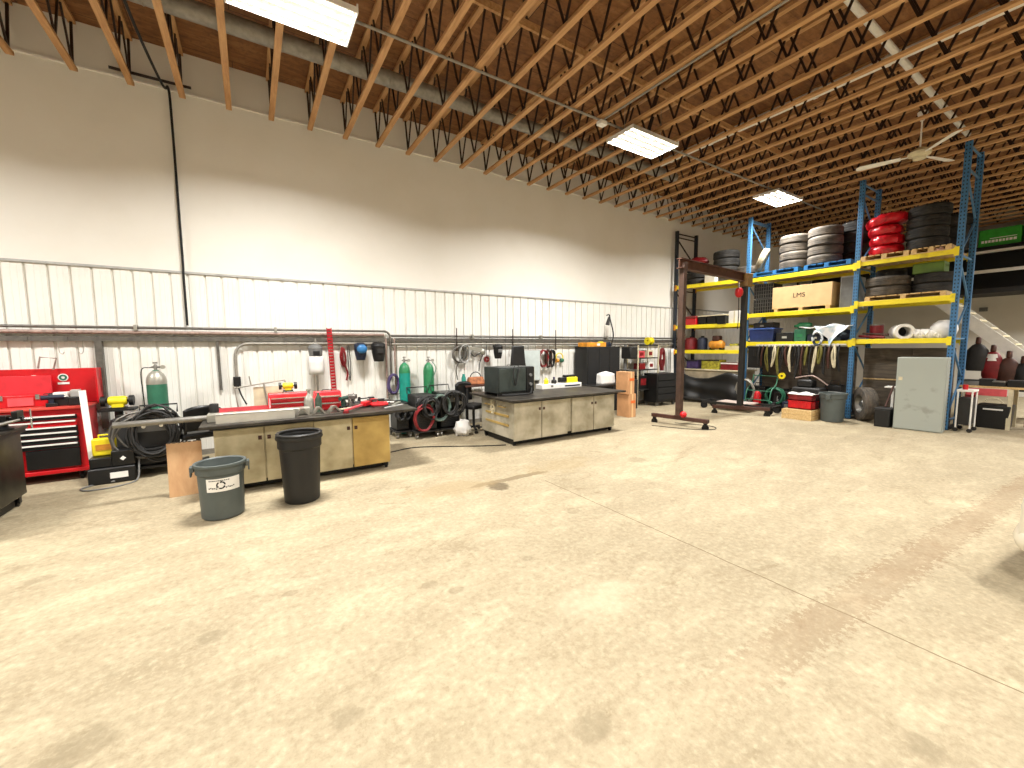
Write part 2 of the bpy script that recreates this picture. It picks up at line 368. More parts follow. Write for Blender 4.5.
# ---- high bay fixtures
def fixture(loc, label, en=1.0):
    t = thing('ceiling_light', label, 'ceiling light', loc, 0, 'high bay light fixtures')
    L, W, H = .62, .30, .045
    h = MB(); h.box(-L, L, -W, W, H, H+.015)
    h.box(-L, L, -W-.015, -W, 0, H+.015).box(-L, L, W, W+.015, 0, H+.015).box(-L-.015, -L, -W-.015, W+.015, 0, H+.015).box(L, L+.015, -W-.015, W+.015, 0, H+.05)
    part('housing', h, M['whitep'], t)
    for k in range(4):
        y = -.21 + .14*k
        part('fluorescent_tube', MB().cyl((-L+.03, y, .036), (L-.03, y, .036), .009, n=10), M['lit'], t)
    w = MB()
    for sx in (-.5, .5): w.cyl((sx, 0, H+.015), (sx, 0, .82), .006, n=5)
    part('hanging_wire', w, M['galv'], t)
    ld = bpy.data.lights.new('lamp', 'AREA'); ld.shape = 'RECTANGLE'; ld.size = 1.2; ld.size_y = .58; ld.energy = 330*en; ld.color = (1, .975, .93); ld.spread = math.radians(152)
    lo = bpy.data.objects.new('lamp', ld); COL.objects.link(lo); lo.parent = t; lo.location = (0, 0, .018)
    return t
LZ = 5.58
fixture((.60, 5.42, LZ), 'bright white fluorescent fixture at the top edge, nearest the black drop cord')
fixture((6.42, 5.42, LZ), 'bright white fluorescent fixture below the trusses, between the other two lit ones')
fixture((11.75, 5.5, LZ), 'bright white fluorescent fixture hanging in front of the blue pallet rack', .75)
for x, y, w in ((-5.2, 5.42, 'left end of the long wall'), (-5.2, -.6, 'left side behind the camera'), (.6, -.9, 'place right above the camera'), (6.4, -.9, 'right of the camera'), (-2.3, -6.5, 'far left rear corner'), (6.4, -6.5, 'rear of the bay'), (12.2, -2.6, 'floor beyond the vehicle, added unseen to brighten the end wall'), (17.8, -1.8, 'foot of the end wall, added unseen to brighten it')):
    fixture((x, y, LZ), 'bright white fluorescent fixture over the ' + w, 1.9 if x > 15 else 1.0 if y > 0 else .8)  # last two are unseen extras, added to brighten the dark end wall

# ---- ducts and conduits among the trusses
b = MB().cyl((-8.8, 7.05, 6.2), (9.6, 7.05, 6.2), .12, n=20)
for k in range(24): b.lathe([(.121, -.012), (.128, 0), (.121, .012)], (-8.5+k*.76, 7.05, 6.2), 20, 'x')
single('air_duct', 'pale grey round duct running through the trusses along the long wall', 'duct', b, M['pipeL'])
b = MB().cyl((8.85, 6.9, 6.33), (8.85, -9, 6.33), .075, n=16)
for k in range(16): b.lathe([(.076, -.03), (.088, -.03), (.088, .03), (.076, .03)], (8.85, 6.6-k*1.0, 6.33), 16, 'y')
single('vent_pipe', 'shiny cream vent pipe crossing the roof parallel to the trusses', 'pipe', b, M['whitep'])
b = MB().cyl((1.0, 2.5, 6.38), (13.5, 2.5, 6.38), .05, n=14)
single('insulated_pipe', 'white wrapped pipe threading the trusses before the ceiling fan', 'pipe', b, M['whitep'])
b = MB().cyl((1.2, 5.5, 5.765), (14.5, 5.5, 5.765), .018, n=8)
single('electrical_conduit', 'thin pale conduit under the trusses linking the lights', 'conduit', b, M['pipeL'])
b = MB().cyl((5.43, 5.44, 5.765), (5.43, -9, 5.765), .016, n=8)
single('electrical_conduit', 'thin straight conduit running toward the viewer from white junction box', 'conduit', b, M['pipeL'])
b = MB().box(-.075, .075, -.06, .06, -.05, .02); b.lathe([(.012, -.055), (.012, -.05)], n=8)
single('junction_box', 'small white junction box where two ceiling conduits meet', 'junction box', b, M['whitep'], (5.43, 5.5, 5.735), bevel=.006)
single('bracing_board', 'long timber bracing board nailed across the trusses above the conduit', 'board', MB().box(-8.8, 21.5, 4.98, 5.02, 6.22, 6.32), M['truss'])
single('bracing_board', 'long timber bracing board across the trusses beyond the vent pipe', 'board', MB().box(-8.8, 21.5, 1.0, 1.04, 6.22, 6.32), M['truss'])
single('iron_bar', 'dark iron bar fixed high on the wall between truss ends', 'bar', MB().cyl((-1.55, 8.64, 5.99), (-.58, 8.64, 6.0), .022, n=8), M['web'])
# black drop cord
b = MB().tube(spline([(-1.02, 5.2, 5.76), (-.98, 7.0, 5.76), (-.90, 8.3, 5.77), (-.87, 8.62, 5.9), (-.86, 8.66, 5.5), (-.86, 8.66, 4.0), (-.86, 8.66, 3.2), (-.86, 8.62, 3.0), (-.86, 8.62, 2.2)], 5), .018, 8)
single('black_cable', 'thick black drop cord running down the white wall to the pipes', 'cord', b, M['rubber'])
# ceiling fan
t = thing('ceiling_fan', 'white three-blade ceiling fan hanging from the trusses near the rack', 'ceiling fan', (10.85, 2.62, 5.38))
part('down_rod', MB().cyl((0, 0, .1), (0, 0, .62), .014, n=8), M['whitep'], t)
part('canopy', MB().lathe([(.0, .62), (.03, .60), (.075, .73), (.075, .76), (0, .76)], n=16), M['whitep'], t)
part('motor_housing', MB().lathe([(0, -.09), (.09, -.09), (.10, -.04), (.16, -.02), (.17, .03), (.12, .08), (.04, .12), (0, .12)], n=24), M['cream'], t)
for k in range(3):
    a = math.radians(104 + 120*k); b = MB().at((0, 0, 0), (0, 0, a))
    b.bar((.12, 0, -.01), (.3, 0, -.015), .03, .012)
    b.add([(.26, -.05, -.03), (.26, .05, -.005), (.85, .075, 0), (.92, .04, -.01), (.92, -.05, -.03), (.85, -.075, -.035)] + [(.26, -.05, -.022), (.26, .05, .003), (.85, .075, .008), (.92, .04, -.002), (.92, -.05, -.022), (.85, -.075, -.027)],
          [(5,4,3,2,1,0), (6,7,8,9,10,11)] + [(i, (i+1) % 6, 6+(i+1) % 6, 6+i) for i in range(6)])
    part('blade', b, M['whitep'], t)

# ============================================================ WALL PIPES
def pipe_run(name, label, pts, r, m, brackets=()):
    t = thing(name, label, 'pipe', (0, 0, 0))
    part('pipe', MB().tube(pts, r, 10), m, t)
    if brackets:
        for x, z in brackets: part('bracket', MB().box(x-.02, x+.02, 8.56, 8.674, z-r-.02, z+r+.02), M['galv'], t)
pipe_run('air_pipe', 'topmost dark pipe on the wall, bending down beside the hanging black mask', [(-8.8, 8.60, 2.15), (2.35, 8.60, 2.15)] + arc((2.35, 8.60, 2.03), .12, 90, 0, 6) + [(2.47, 8.60, 1.2)], .022, M['pipe'], [(-3.5, 2.15), (-1.5, 2.15), (.4, 2.15)])
pipe_run('air_pipe', 'pinkish pipe strapped along the wall just below the topmost dark pipe', [(-8.8, 8.61, 2.075), (2.35, 8.61, 2.075)], .03, M['pinkp'])
pipe_run('air_pipe', 'upper of the two pipes on the wall right of the gas cylinders', [(2.5, 8.61, 2.06), (12.0, 8.61, 2.06)], .026, M['pipe'], [(4.4, 2.06), (6.4, 2.06), (8.8, 2.06)])
b = MB(); b.box(-8.8, 12.0, 8.60, 8.674, 1.94, 2.01)
for k in range(52): b.box(-8.7+k*.4, -8.66+k*.4, 8.592, 8.60, 1.935, 2.015)
single('steel_channel', 'long grey steel channel fixed along the wall under the pipes', 'channel', b, M['pipe'])
pipe_run('air_pipe', 'lower grey pipe on the wall right of the gas cylinders', [(2.5, 8.60, 1.885), (12.0, 8.60, 1.885)], .028, M['pipeL'])
pipe_run('air_pipe', 'grey pipe curving down the wall to a valve left of red toolboxes', [(-.23, 8.6, 1.25), (-.23, 8.6, 1.72)] + arc((-.03, 8.6, 1.70), .20, 180, 90, 8) + [(2.36, 8.6, 1.90)], .024, M['pipeL'])
for x, z, m, lb, r in ((2.38, .75, 'pinkp', 'reddish vertical pipe dropping beside the purple hose by gas cylinders', .022), (2.56, .8, 'pinkp', 'vertical brown pipe just left of the teal gas cylinder', .02), (1.05, .95, 'pipeL', 'vertical grey pipe on the wall behind the clear face shield', .02)):
    single('drop_pipe', lb, 'pipe', MB().cyl((x, 8.60, z), (x, 8.60, 2.0), r, n=8), M[m])
single('steel_strut', 'grey flat strut on the wall right of the red tool chest', 'strut', MB().box(-1.98, -1.90, 8.58, 8.674, .6, 1.95), M['pipe'])
single('steel_strut', 'short grey strut hanging on bare wall left of the curved pipe', 'strut', MB().bar((-.475, 8.64, 1.96), (-.465, 8.64, 1.10), .05, .04), M['pipe'])
single('valve_block', 'black valve block at the foot of the curved wall pipe', 'valve', MB().box(-.055, .055, -.09, 0, -.09, .07).cyl((0, -.05, .07), (0, -.05, .13), .02, n=8).tube(spline([(0, -.08, -.05), (.05, -.1, -.25), (.12, -.12, -.42)], 5), .014, 6), M['black'], (-.23, 8.66, 1.25), bevel=.006)
b = MB().box(-.045, -.034, -.02, .02, 0, 1.52).box(.034, .045, -.02, .02, 0, 1.52)
for k in range(26): b.box(-.036, .036, -.006, .006, k*.0585, k*.0585+.042)
single('perforated_strut', 'red perforated metal strut standing upright against the wall pipes', 'strut', b, mat('#b01422', .4, .2, .2, 14), (1.335, 8.50, .68), rot=(0, math.radians(-2), 0))

# ============================================================ LEFT ZONE
def caster(b, x, y, r=.05, z=0):
    b.cyl((x-.015, y, z+r), (x+.015, y, z+r), r, n=14); b.box(x-.028, x-.02, y-.03, y+.03, z+r-.01, z+2*r+.02); b.box(x+.02, x+.028, y-.03, y+.03, z+r-.01, z+2*r+.02); b.box(x-.03, x+.03, y-.035, y+.035, z+2*r+.015, z+2*r+.03)
    return b
def work_table(name, label, cat, loc, rz, W, D, H, ox, doors, mbody, gapx=None, over=(.1, .15, .2, .2), mdoor=None, knob='brown'):
    """cabinet x 0..W, y 0..D (front at y=0), top H"""
    t = thing(name, label, cat, loc, rz)
    part('cabinet_body', MB().box(0, W, .02, D, .13, H-.07), mbody, t, bevel=.006)
    part('table_top', MB().box(-over[0], W+over[1], -over[2], D+over[3], H-.035, H), M['ttop'], t, bevel=.004)
    part('table_frame', MB().box(-.03, W+.03, -.05, -.01, H-.075, H-.037).box(-.03, W+.03, D, D+.04, H-.075, H-.037).box(-.03, .01, -.01, D, H-.075, H-.037).box(W-.01, W+.03, -.01, D, H-.075, H-.037), M['black'], t)
    part('dark_void_block', MB().box(.06, W-.06, .14, D-.14, .015, .135), M['black'], t)  # black block added to darken the shaded void under the cabinet
    for i, (a, c) in enumerate(doors):
        d = part('door', MB().box(a+.008, c-.008, -.012, .018, .10, H-.085), (mdoor[i] if mdoor else mbody), t, bevel=.004)
        hx = c-.05 if i % 2 == 0 else a+.05
        part('handle', MB().box(hx-.02, hx+.02, -.02, -.012, H-.25, H-.20).cyl((hx-.008, -.02, H-.225), (hx-.008, -.04, H-.225), .01, n=10), M[knob], d)
    for x in (.06, W-.06):
        for y in (.08, D-.08): part('caster', caster(MB(), x, y, .045), M['blackm'], t)
    return t
t1 = work_table('work_table', 'long steel work table with tan cabinet doors behind the two trash bins', 'work table', (-.44, 6.07, 0), 0, 2.14, 1.05, .90, 0,
    [(0, .53), (.53, 1.03), (1.10, 1.60), (1.60, 2.13)], M['stainless'], over=(.12, .36, .2, .12), mdoor=[M['stainless'], M['stainless'], M['stainless'], M['stain2']])
t2 = work_table('work_table', 'steel-topped work table with pale stainless doors carrying the black machine', 'work table', (3.92, 6.10, 0), 0, 2.58, 1.2, .88, 0,
    [(0, .63), (.63, 1.27), (1.37, 1.96), (1.96, 2.56)], M['stain3'], over=(.17, .12, .2, .2))
part('drawer_front', MB().box(-.02, -.005, .15, 1.0, .52, .56).box(-.02, -.005, .15, 1.0, .35, .39), M['stain2'], t2)
for k in (.35, .85): part('side_handle', MB().tube([(-.01, k-.1, .7), (-.06, k-.1, .7), (-.06, k+.1, .7), (-.01, k+.1, .7)], .01, 6), M['stain2'], t2)
t3 = work_table('work_table', 'dark scuffed steel work table cropped at the left edge of the picture', 'work table', (-4.7, 5.75, 0), 0, 2.38, 1.3, .93, 0,
    [(0, .6), (.6, 1.2), (1.2, 1.8), (1.8, 2.38)], M['darkst'], over=(.05, .05, .05, .05))
single('rope_coil', 'pale looped cord hanging on the end of the stainless work table', 'cord', MB().tube(coil((0, 0, 0), .05, 3, .2, 'yz', .14, depth=.03), .008, 6), M['cream'], (3.86, 6.75, .66))
# on the left table
def vise(label, loc, rz=0, m='blackm', group=None, s=1):
    t = thing('bench_vise', label, 'vise', loc, rz, group); t.scale = (s, s, s)
    part('base', MB().lathe([(0, 0), (.09, 0), (.09, .02), (.05, .04), (.05, .07), (0, .07)], n=16), M[m], t)
    part('body', MB().box(-.05, .06, -.05, .05, .07, .15).box(-.06, -.02, -.075, .075, .11, .19), M[m], t, bevel=.008)
    part('jaw', MB().box(.06, .16, -.03, .03, .08, .13).box(.1, .14, -.075, .075, .11, .19), M[m], t, bevel=.006)
    part('screw_handle', MB().cyl((.16, 0, .10), (.22, 0, .10), .012, n=8).cyl((.21, 0, .0), (.21, 0, .2), .007, n=8), M['chrome'], t)
    return t
vise('black bench vise overhanging the end of the cropped dark table', (-2.36, 6.75, .93), 0, 'blackm', s=1.1)
b = MB().tube([(0, 0, 0), (.2, .02, .03), (.42, .05, .09)], [.018, .02, .012], 8).box(-.12, .02, -.03, .03, -.03, .05)
single('angle_grinder', 'silver-nosed grinder lying on the cropped dark table beside the vise', 'grinder', b, M['steel'], (-2.55, 6.45, .975), bevel=.005)
for k, (x, y, l, m, lb) in enumerate(((-2.75, 6.2, .7, 'whitep', 'white flat bar lying on the cropped dark table, nearest its end'), (-2.95, 6.6, .9, 'lgrey', 'grey flat bar lying across the cropped dark table toward the chest'), (-3.2, 6.9, .8, 'cream', 'cream plank lying along the back of the cropped dark table'))):
    single('metal_bar', lb, 'bar', MB().box(-l/2, l/2, -.035, .035, 0, .03), M[m], (x, y, .932), .15*(k-1), bevel=.004)
b = MB().ball((0, 0, .09), .12, 14, 1.2, .9, .75).box(-.13, .02, -.09, .09, .02, .09)
single('welding_helmet', 'dark green-black helmet lying among tools on the cropped dark table', 'helmet', b, mat('#1c2a28', .4, 0, .15), (-2.62, 6.85, .935))
for x, y, m, lb, r in ((-2.9, 6.35, 'black', 'black can standing on the cropped dark table', .05), (-3.05, 6.1, 'lgrey', 'grey can standing on the cropped dark table', .045)):
    single('paint_can', lb, 'can', MB().lathe([(0, 0), (r, 0), (r, .12), (r*.9, .125), (r*.9, .118), (0, .118)], n=16), M[m], (x, y, .932))

# red roll cab with hutch
t = thing('tool_chest', 'large red rolling tool chest with a red back panel against the wall', 'tool chest', (-2.0, 7.98, 0))
W = 1.75
part('chest_body', MB().box(-W, 0, .02, .50, .16, 1.0), M['red'], t, bevel=.01)
part('plinth', MB().box(-W-.02, .03, -.03, .52, .12, .17), M['red'], t, bevel=.006)
part('chest_top', MB().box(-W-.02, .02, -.02, .52, 1.0, 1.03), mat('#c8453a', .4, 0, .1), t, bevel=.005)
for x in (-W+.1, -.1):
    for y in (.06, .44): part('caster', caster(MB(), x, y, .05, -.005), M['blackm'], t)
zz = [.92, .84, .765, .69, .61, .53]
for i, z in enumerate(zz):
    h = .065 if i else .055
    for a, c in (((-W+.05, -.09),) if i == 0 else ((-W+.05, -.93), (-.89, -.09))):
        d = part('drawer', MB().box(a, c, -.012, .02, z-h, z+.0), M['black'] if i != 1 else M['red'], t)
        part('drawer_pull', MB().box(a+.01, c-.01, -.03, -.01, z-.014, z+.004), M['whitep'], d)
for a, c in ((-W+.05, -1.24), (-1.2, -.66), (-.60, -.09)):
    part('drawer', MB().box(a, c, -.012, .02, .20, .455), M['black'], t)
part('back_panel', MB().box(-W, .07, .56, .6, 1.03, 1.54).box(.05, .07, .35, .6, 1.03, 1.54), M['red'], t, bevel=.004, label='tall red back panel')
for k, (x, z) in enumerate(((-.62, 1.40), (-.33, 1.41))):
    g = MB().lathe([(0, -.004), (.055, -.004), (.055, .0), (0, .0)], (x, .555, z), 16, 'y'); g.mat(1).lathe([(.02, -.008), (.042, -.008), (.042, -.002), (.02, -.002)], (x, .553, z), 16, 'y')
    g.mat(0).box(x-.06, x+.06, .552, .556, z-.1, z-.07)
    part('sticker', g, [M['whitep'], M['dgreen']], t)
b = MB().box(-.34, .34, -.01, .01, 0, .22).prism_y([(-.36, .22), (.34, .22), (.28, .30), (-.30, .30)], -.12, .12)
t = thing('red_toolbox', 'red open-lidded toolbox in front of the chest back panel', 'toolbox', (-2.70, 8.36, 1.03))
part('box_body', MB().box(-.27, .27, -.10, .10, 0, .16), M['red'], t, bevel=.008)
part('box_lid', MB().bar((-.27, .08, .17), (-.27, .12, .42), .004, .004).box(-.27, .27, .09, .11, .16, .42), mat('#d2303a', .35, 0, .08), t, bevel=.006)
part('tray', MB().box(-.1, .14, -.115, -.10, .02, .13), M['pink'], t)
part('latch', MB().box(-.18, -.14, -.112, -.10, .10, .17).box(.16, .2, -.112, -.10, .10, .17), M['chrome'], t)
b = MB().tube([(-.10, 0, 0), (-.07, 0, .16), (.09, 0, .14), (.05, 0, -.02)], .012, 8)
single('tube_frame', 'reddish bent tube frame sticking up over the chest back panel', 'frame', b, M['pinkp'], (-2.46, 8.5, 1.55))
for x, y, w, d, h, m, lb in ((-2.27, 8.22, .11, .08, .07, 'whitep', 'white small box standing on the red chest beside the open toolbox'), (-2.12, 8.18, .07, .07, .10, 'lgrey', 'grey topped small can on the red chest near the leaning stick')):
    t = thing('small_box', lb, 'box', (x, y, 1.03)); part('box_body', MB().box(-w, w, -d, d, 0, .12), M['black'], t, bevel=.01); part('box_lid', MB().box(-w*.7, w*.6, -d*.8, d*.8, .12, .12+h), M[m], t, bevel=.008)
t = thing('power_drill', 'dark cordless drill lying on top of the red chest', 'drill', (-2.35, 8.12, 1.03), .3)
part('drill_body', MB().cyl((-.1, 0, .13), (.12, 0, .13), .035, .03, 12).box(-.03, .02, -.02, .02, .04, .12), M['navy'], t, bevel=.004); part('battery', MB().box(-.06, .05, -.035, .035, 0, .05), M['black'], t, bevel=.006); part('chuck', MB().cyl((.12, 0, .13), (.17, 0, .13), .02, .014, 12), M['steel'], t)
single('timber_stick', 'white wooden stick leaning against the right end of the red chest', 'stick', MB().box(-.035, .035, -.01, .01, 0, .98), M['whitep'], (-1.93, 7.80, .28), rot=(math.radians(-8), math.radians(-4), 0))
single('cable_hook', 'thin wire hooks dangling from the channel above the red chest', 'hook', MB().tube(spline([(0, 0, 0), (.0, 0, -.15), (.03, 0, -.19), (.05, 0, -.16)]), .005, 5), M['galv'], (-2.35, 8.57, 1.94))
single('cable_hook', 'thin wire hook dangling from the channel beside the grey strut', 'hook', MB().tube(spline([(0, 0, 0), (.0, 0, -.15), (-.03, 0, -.19), (-.05, 0, -.16)]), .005, 5), M['galv'], (-2.1, 8.57, 1.94))
t = thing('tool_pouch', 'black soft tool pouch on the red chest behind the cordless drill', 'pouch', (-2.30, 8.36, 1.03)); part('pouch_body', MB().box(-.20, .16, -.07, .07, 0, .17), M['black'], t, bevel=.03); part('flap', MB().box(-.15, .1, -.078, -.068, .06, .15), M['navy'], t)
t = thing('orange_tray', 'shallow cream tray with a red edge on the cropped dark table', 'tray', (-2.95, 6.25, .975)); part('tray_body', MB().box(-.2, .2, -.12, .12, 0, .03), M['cream'], t); part('tray_edge', MB().box(-.2, .2, -.13, -.12, 0, .05), M['redd'], t)
single('cable_bundle', 'dark green tangled cable lying on the cropped dark table near its corner', 'cable', MB().tube(coil((0, 0, .05), .11, 6, .25, 'xy', depth=.09), .013, 6), mat('#1b3a30', .6, 0, .2), (-2.55, 6.25, .935))
# grinder on pedestal
def bench_grinder(label, loc, rz=0, body='yellow', s=1):
    t = thing('bench_grinder', label, 'bench grinder', loc, rz); t.scale = (s, s, s)
    part('motor', MB().lathe([(0, -.11), (.06, -.11), (.075, -.08), (.075, .08), (.06, .11), (0, .11)], (0, 0, .12), 18, 'x').box(-.07, .07, -.06, .06, .02, .09), M[body], t, bevel=.004)
    part('base', MB().box(-.10, .10, -.08, .08, 0, .02).box(-.05, .05, -.05, .05, .02, .05), M['black'], t, bevel=.003)
    for sx in (-1, 1):
        part('grinding_wheel', MB().cyl((sx*.15, 0, .12), (sx*.175, 0, .12), .07, n=20), M['grey'], t)
        part('wheel_guard', MB().cyl((sx*.135, .0, .12), (sx*.19, .0, .12), .082, n=20).cyl((sx*.11, 0, .12), (sx*.135, 0, .12), .02, n=8), M['black'], t)
    return t
bench_grinder('yellow bench grinder on a black stand beside the green gas cylinder', (-1.72, 8.30, .93), 0, 'yellow', .95)
t = thing('grinder_stand', 'black pedestal stand carrying the yellow grinder beside the red chest', 'stand', (-1.72, 8.30, 0))
part('plate', MB().box(-.2, .2, -.14, .14, .90, .93), M['black'], t); part('column', MB().cyl((0, 0, .03), (0, 0, .9), .05, n=12), M['dark'], t); part('foot_plate', MB().box(-.2, .2, -.18, .18, 0, .03), M['black'], t, bevel=.006)
# rounded grey drum behind yellow case
single('drum', 'small dark steel drum standing between red chest and tangled cables', 'drum', MB().lathe([(0, 0), (.13, 0), (.13, .72), (.11, .80), (.05, .83), (.05, .86), (0, .86)], n=24), M['dark'], (-1.64, 7.98, 0))
t = thing('plastic_case', 'bright yellow plastic case standing upright on the black charger', 'case', (-1.77, 7.68, .36), .1)
part('case_body', MB().box(-.12, .12, -.06, .06, 0, .24), M['yellow'], t, bevel=.02); part('handle', MB().tube([(-.05, 0, .235), (-.05, 0, .28), (.05, 0, .28), (.05, 0, .235)], .012, 8), M['yellow'], t); part('recess', MB().box(-.08, .08, -.067, -.058, .08, .16), M['amber'], t)
t = thing('charger', 'black boxy charger with white label on the floor under yellow case', 'charger', (-1.68, 7.62, 0), .05)
part('lower_box', MB().box(-.24, .24, -.16, .16, 0, .22), M['black'], t, bevel=.02); part('upper_box', MB().box(-.22, .06, -.12, .14, .22, .36).box(.0, .24, -.14, .12, .22, .44), M['blackm'], t, bevel=.015)
part('label_plate', MB().box(-.02, .16, -.166, -.158, .07, .15), M['whitep'], t); part('knob', MB().cyl((.12, -.14, .33), (.12, -.16, .33), .03, n=4), M['whitep'], t)
single('power_cable', 'thin grey cable looping on the floor in front of the black charger', 'cable', MB().tube(spline([(-1.5, 7.9, .75), (-1.42, 7.7, .5), (-1.40, 7.5, .2), (-1.42, 7.40, .02), (-1.6, 7.22, .012), (-1.85, 7.2, .012), (-1.95, 7.35, .012), (-1.8, 7.5, .012), (-1.65, 7.45, .03)], 8), .011, 6), M['grey'])
def cylinder(label, x, y, r, h, m, top=None, frost=None):
    t = thing('gas_cylinder', label, 'gas cylinder', (x, y, 0))
    part('tank', MB().lathe([(0, 0), (r, 0), (r, h*.84), (r*.93, h*.885), (r*.7, h*.925), (r*.35, h*.95), (r*.28, h*.96), (0, h*.96)], n=28), M[m], t)
    if top: part('shoulder', MB().lathe([(r+.002, h*.82), (r+.002, h*.845), (r*.94, h*.888), (r*.71, h*.928), (r*.36, h*.953)], n=28), M[top], t)
    part('valve', MB().lathe([(.022, h*.95), (.022, h*1.01), (.015, h*1.02), (0, h*1.02)], n=10).cyl((-.05, 0, h*.99), (.07, 0, h*.99), .014, n=8).lathe([(0, h*1.025), (.03, h*1.025), (.03, h*1.04), (0, h*1.04)], n=12), M['steel'], t)
    part('pressure_gauge', MB().cyl((.09, -.03, h*.99), (.09, .01, h*.99), .032, n=14), M['galv'], t)
    return t
c = cylinder('tall dark green gas cylinder with pale shoulder right of the yellow grinder', -1.26, 8.30, .125, 1.55, 'dgreen', 'galv')
part('hose', MB().tube(spline([(-.05, 0, 1.53), (-.16, -.03, 1.5), (-.165, -.04, 1.2), (-.15, -.06, .85)], 6), .008, 6), M['black'], c)
cylinder('teal gas cylinder with lime shoulder, left of the pair behind the welders', 2.70, 8.42, .115, 1.56, 'teal', 'green')
c = cylinder('green gas cylinder with blue hose, right of the pair behind the welders', 3.23, 8.42, .115, 1.55, 'green', None)
part('hose', MB().tube(spline([(.08, -.03, 1.5), (.12, -.12, 1.35), (.0, -.14, 1.1), (-.1, -.13, .95)], 6), .009, 6), M['dgreen'], c)
# welders with cable tangles
def welder(label, loc, rz, w, d, h, m='blackm', cab='black', seed=1, hr=.26):
    random.seed(seed)
    t = thing('welding_machine', label, 'welding machine', loc, rz)
    part('case', MB().box(-w/2, w/2, -d/2, d/2, .16, h), M[m], t, bevel=.02)
    part('cart_frame', MB().box(-w/2-.03, w/2+.03, -d/2-.05, d/2+.05, .12, .15).tube([(-w/2, d/2, h), (-w/2, d/2+.05, h+.12), (w/2, d/2+.05, h+.12), (w/2, d/2, h)], .012, 8), M['dark'], t)
    part('front_panel', MB().box(-w/2+.03, w/2-.03, -d/2-.008, -d/2, h-.2, h-.04), M['grey'], t)
    for k in (-1, 1): part('knob', MB().cyl((k*w*.22, -d/2-.008, h-.12), (k*w*.22, -d/2-.035, h-.12), .025, n=12), M['chrome'], t)
    b = MB()
    for k in range(6): b.box(-w/2+.05, w/2-.05, -d/2-.006, -d/2, .24+k*.035, .25+k*.035)
    part('vent_grille', b, M['black'], t)
    for x in (-w/2, w/2):
        for y in (-d/2, d/2): part('caster', caster(MB(), x, y, .045, -.005), M['steel'], t)
    for k in range(3): part('cable', MB().tube(coil((random.uniform(-.09, .09), -d/2-.06-.05*k, h-.22), hr*(1-.18*k), 4+k, .22, 'xz', hr*1.0, depth=.07), .015, 6), M[cab if k == 0 else 'dark'], t)
    return t
welder('black welding machine buried in looped grey cable left of the tan plywood sheet', (-1.24, 7.88, 0), 0, .44, .5, .84, 'dark', 'pipe', 3, .30)
welder('small black welding machine at the right end of the first work table', (2.50, 8.20, 0), 0, .26, .45, .72, 'black', 'dark', 4, .10)
welder('maroon-sided welding machine with dark cables beneath the teal cylinder', (2.90, 7.98, 0), 0, .44, .5, .86, 'dark', 'black', 5, .2)
welder('black welding machine with grey looped hose left of the black office chair', (3.42, 8.0, 0), 0, .42, .5, .88, 'blackm', 'pipe', 6, .24)
b = MB().tube(coil((0, 0, 0), .17, 3, .12, 'xz', .24, depth=.05), .016, 8)
single('red_hose', 'dark red hose coil slung over the maroon-sided welder', 'hose', b, M['redd'], (2.80, 7.60, .42))
single('hose_coil', 'green and grey thick hose loop between the two right welders', 'hose', MB().tube(coil((0, 0, 0), .2, 2.5, .1, 'xz', .27, depth=.05), .022, 8), mat('#4b5d55', .5, 0, .2), (3.16, 7.62, .6))
single('hose_coil', 'purple and blue hose coil hanging left of the teal gas cylinder', 'hose', MB().tube(coil((0, 0, 0), .10, 5, .12, 'xz', .2, depth=.1), .017, 8), M['purple'], (2.48, 8.48, 1.06))
single('plastic_sheet', 'crumpled white plastic sheet on the floor left of the office chair', 'plastic sheet', MB().ball((0, 0, .16), .17, 16, 1, .8, 1.1, .22), M['bag'], (3.58, 7.5, -.01))
# black seats
def office_chair(label, loc, rz, h=.5, bh=.5):
    t = thing('office_chair', label, 'office chair', loc, rz)
    part('seat', MB().box(-.24, .24, -.23, .23, h-.04, h+.05), M['black'], t, bevel=.03)
    part('backrest', MB().grid(lambda u, v: ((u-.5)*.46, .26+.04*math.cos((u-.5)*3)+.03*v, h+.1+bh*v-.06*abs(2*u-1)**3*v), 10, 8), M['blackm'], t, solid=.05)
    part('gas_lift', MB().cyl((0, 0, .1), (0, 0, h-.04), .028, n=10), M['dark'], t)
    for k in range(5):
        a = 2*PI*k/5+.3; l = part('leg', MB().bar((0, 0, .11), (.27*math.cos(a), .27*math.sin(a), .085), .045, .03), M['black'], t)
        part('caster', MB().cyl((.27*math.cos(a)-.02, .27*math.sin(a), .032), (.27*math.cos(a)+.02, .27*math.sin(a), .032), .032, n=12), M['black'], l)
    return t
office_chair('black office chair with curved back left of the stainless work table', (3.97, 7.76, 0), math.radians(20), .55, .42)
t = office_chair('low black office chair behind the tan plywood sheet', (-.75, 7.75, 0), math.radians(200), .52, .36)
# wall table with copper items behind table 2
t = thing('side_table', 'dark side table behind the black machine with a reddish edge', 'table', (4.30, 8.30, 0))
part('table_top', MB().box(-.38, .45, -.28, .28, .93, .97), M['brown'], t, bevel=.004)
for x in (-.34, .41):
    for y in (-.24, .24): part('leg', MB().box(x-.025, x+.025, y-.025, y+.025, 0, .93), M['dark'], t)
t = thing('tool_bag', 'copper-brown open tool bag standing on the dark side table', 'tool bag', (4.28, 8.24, .97))
part('bag_body', MB().taper(0, 0, 0, .17, .42, .2, .36, .1), mat('#a3633a', .5, .2, .3, 14), t, bevel=.02); part('handle', MB().tube(arc((0, 0, .14), .14, 0, 180, 8), .012, 8), M['black'], t)
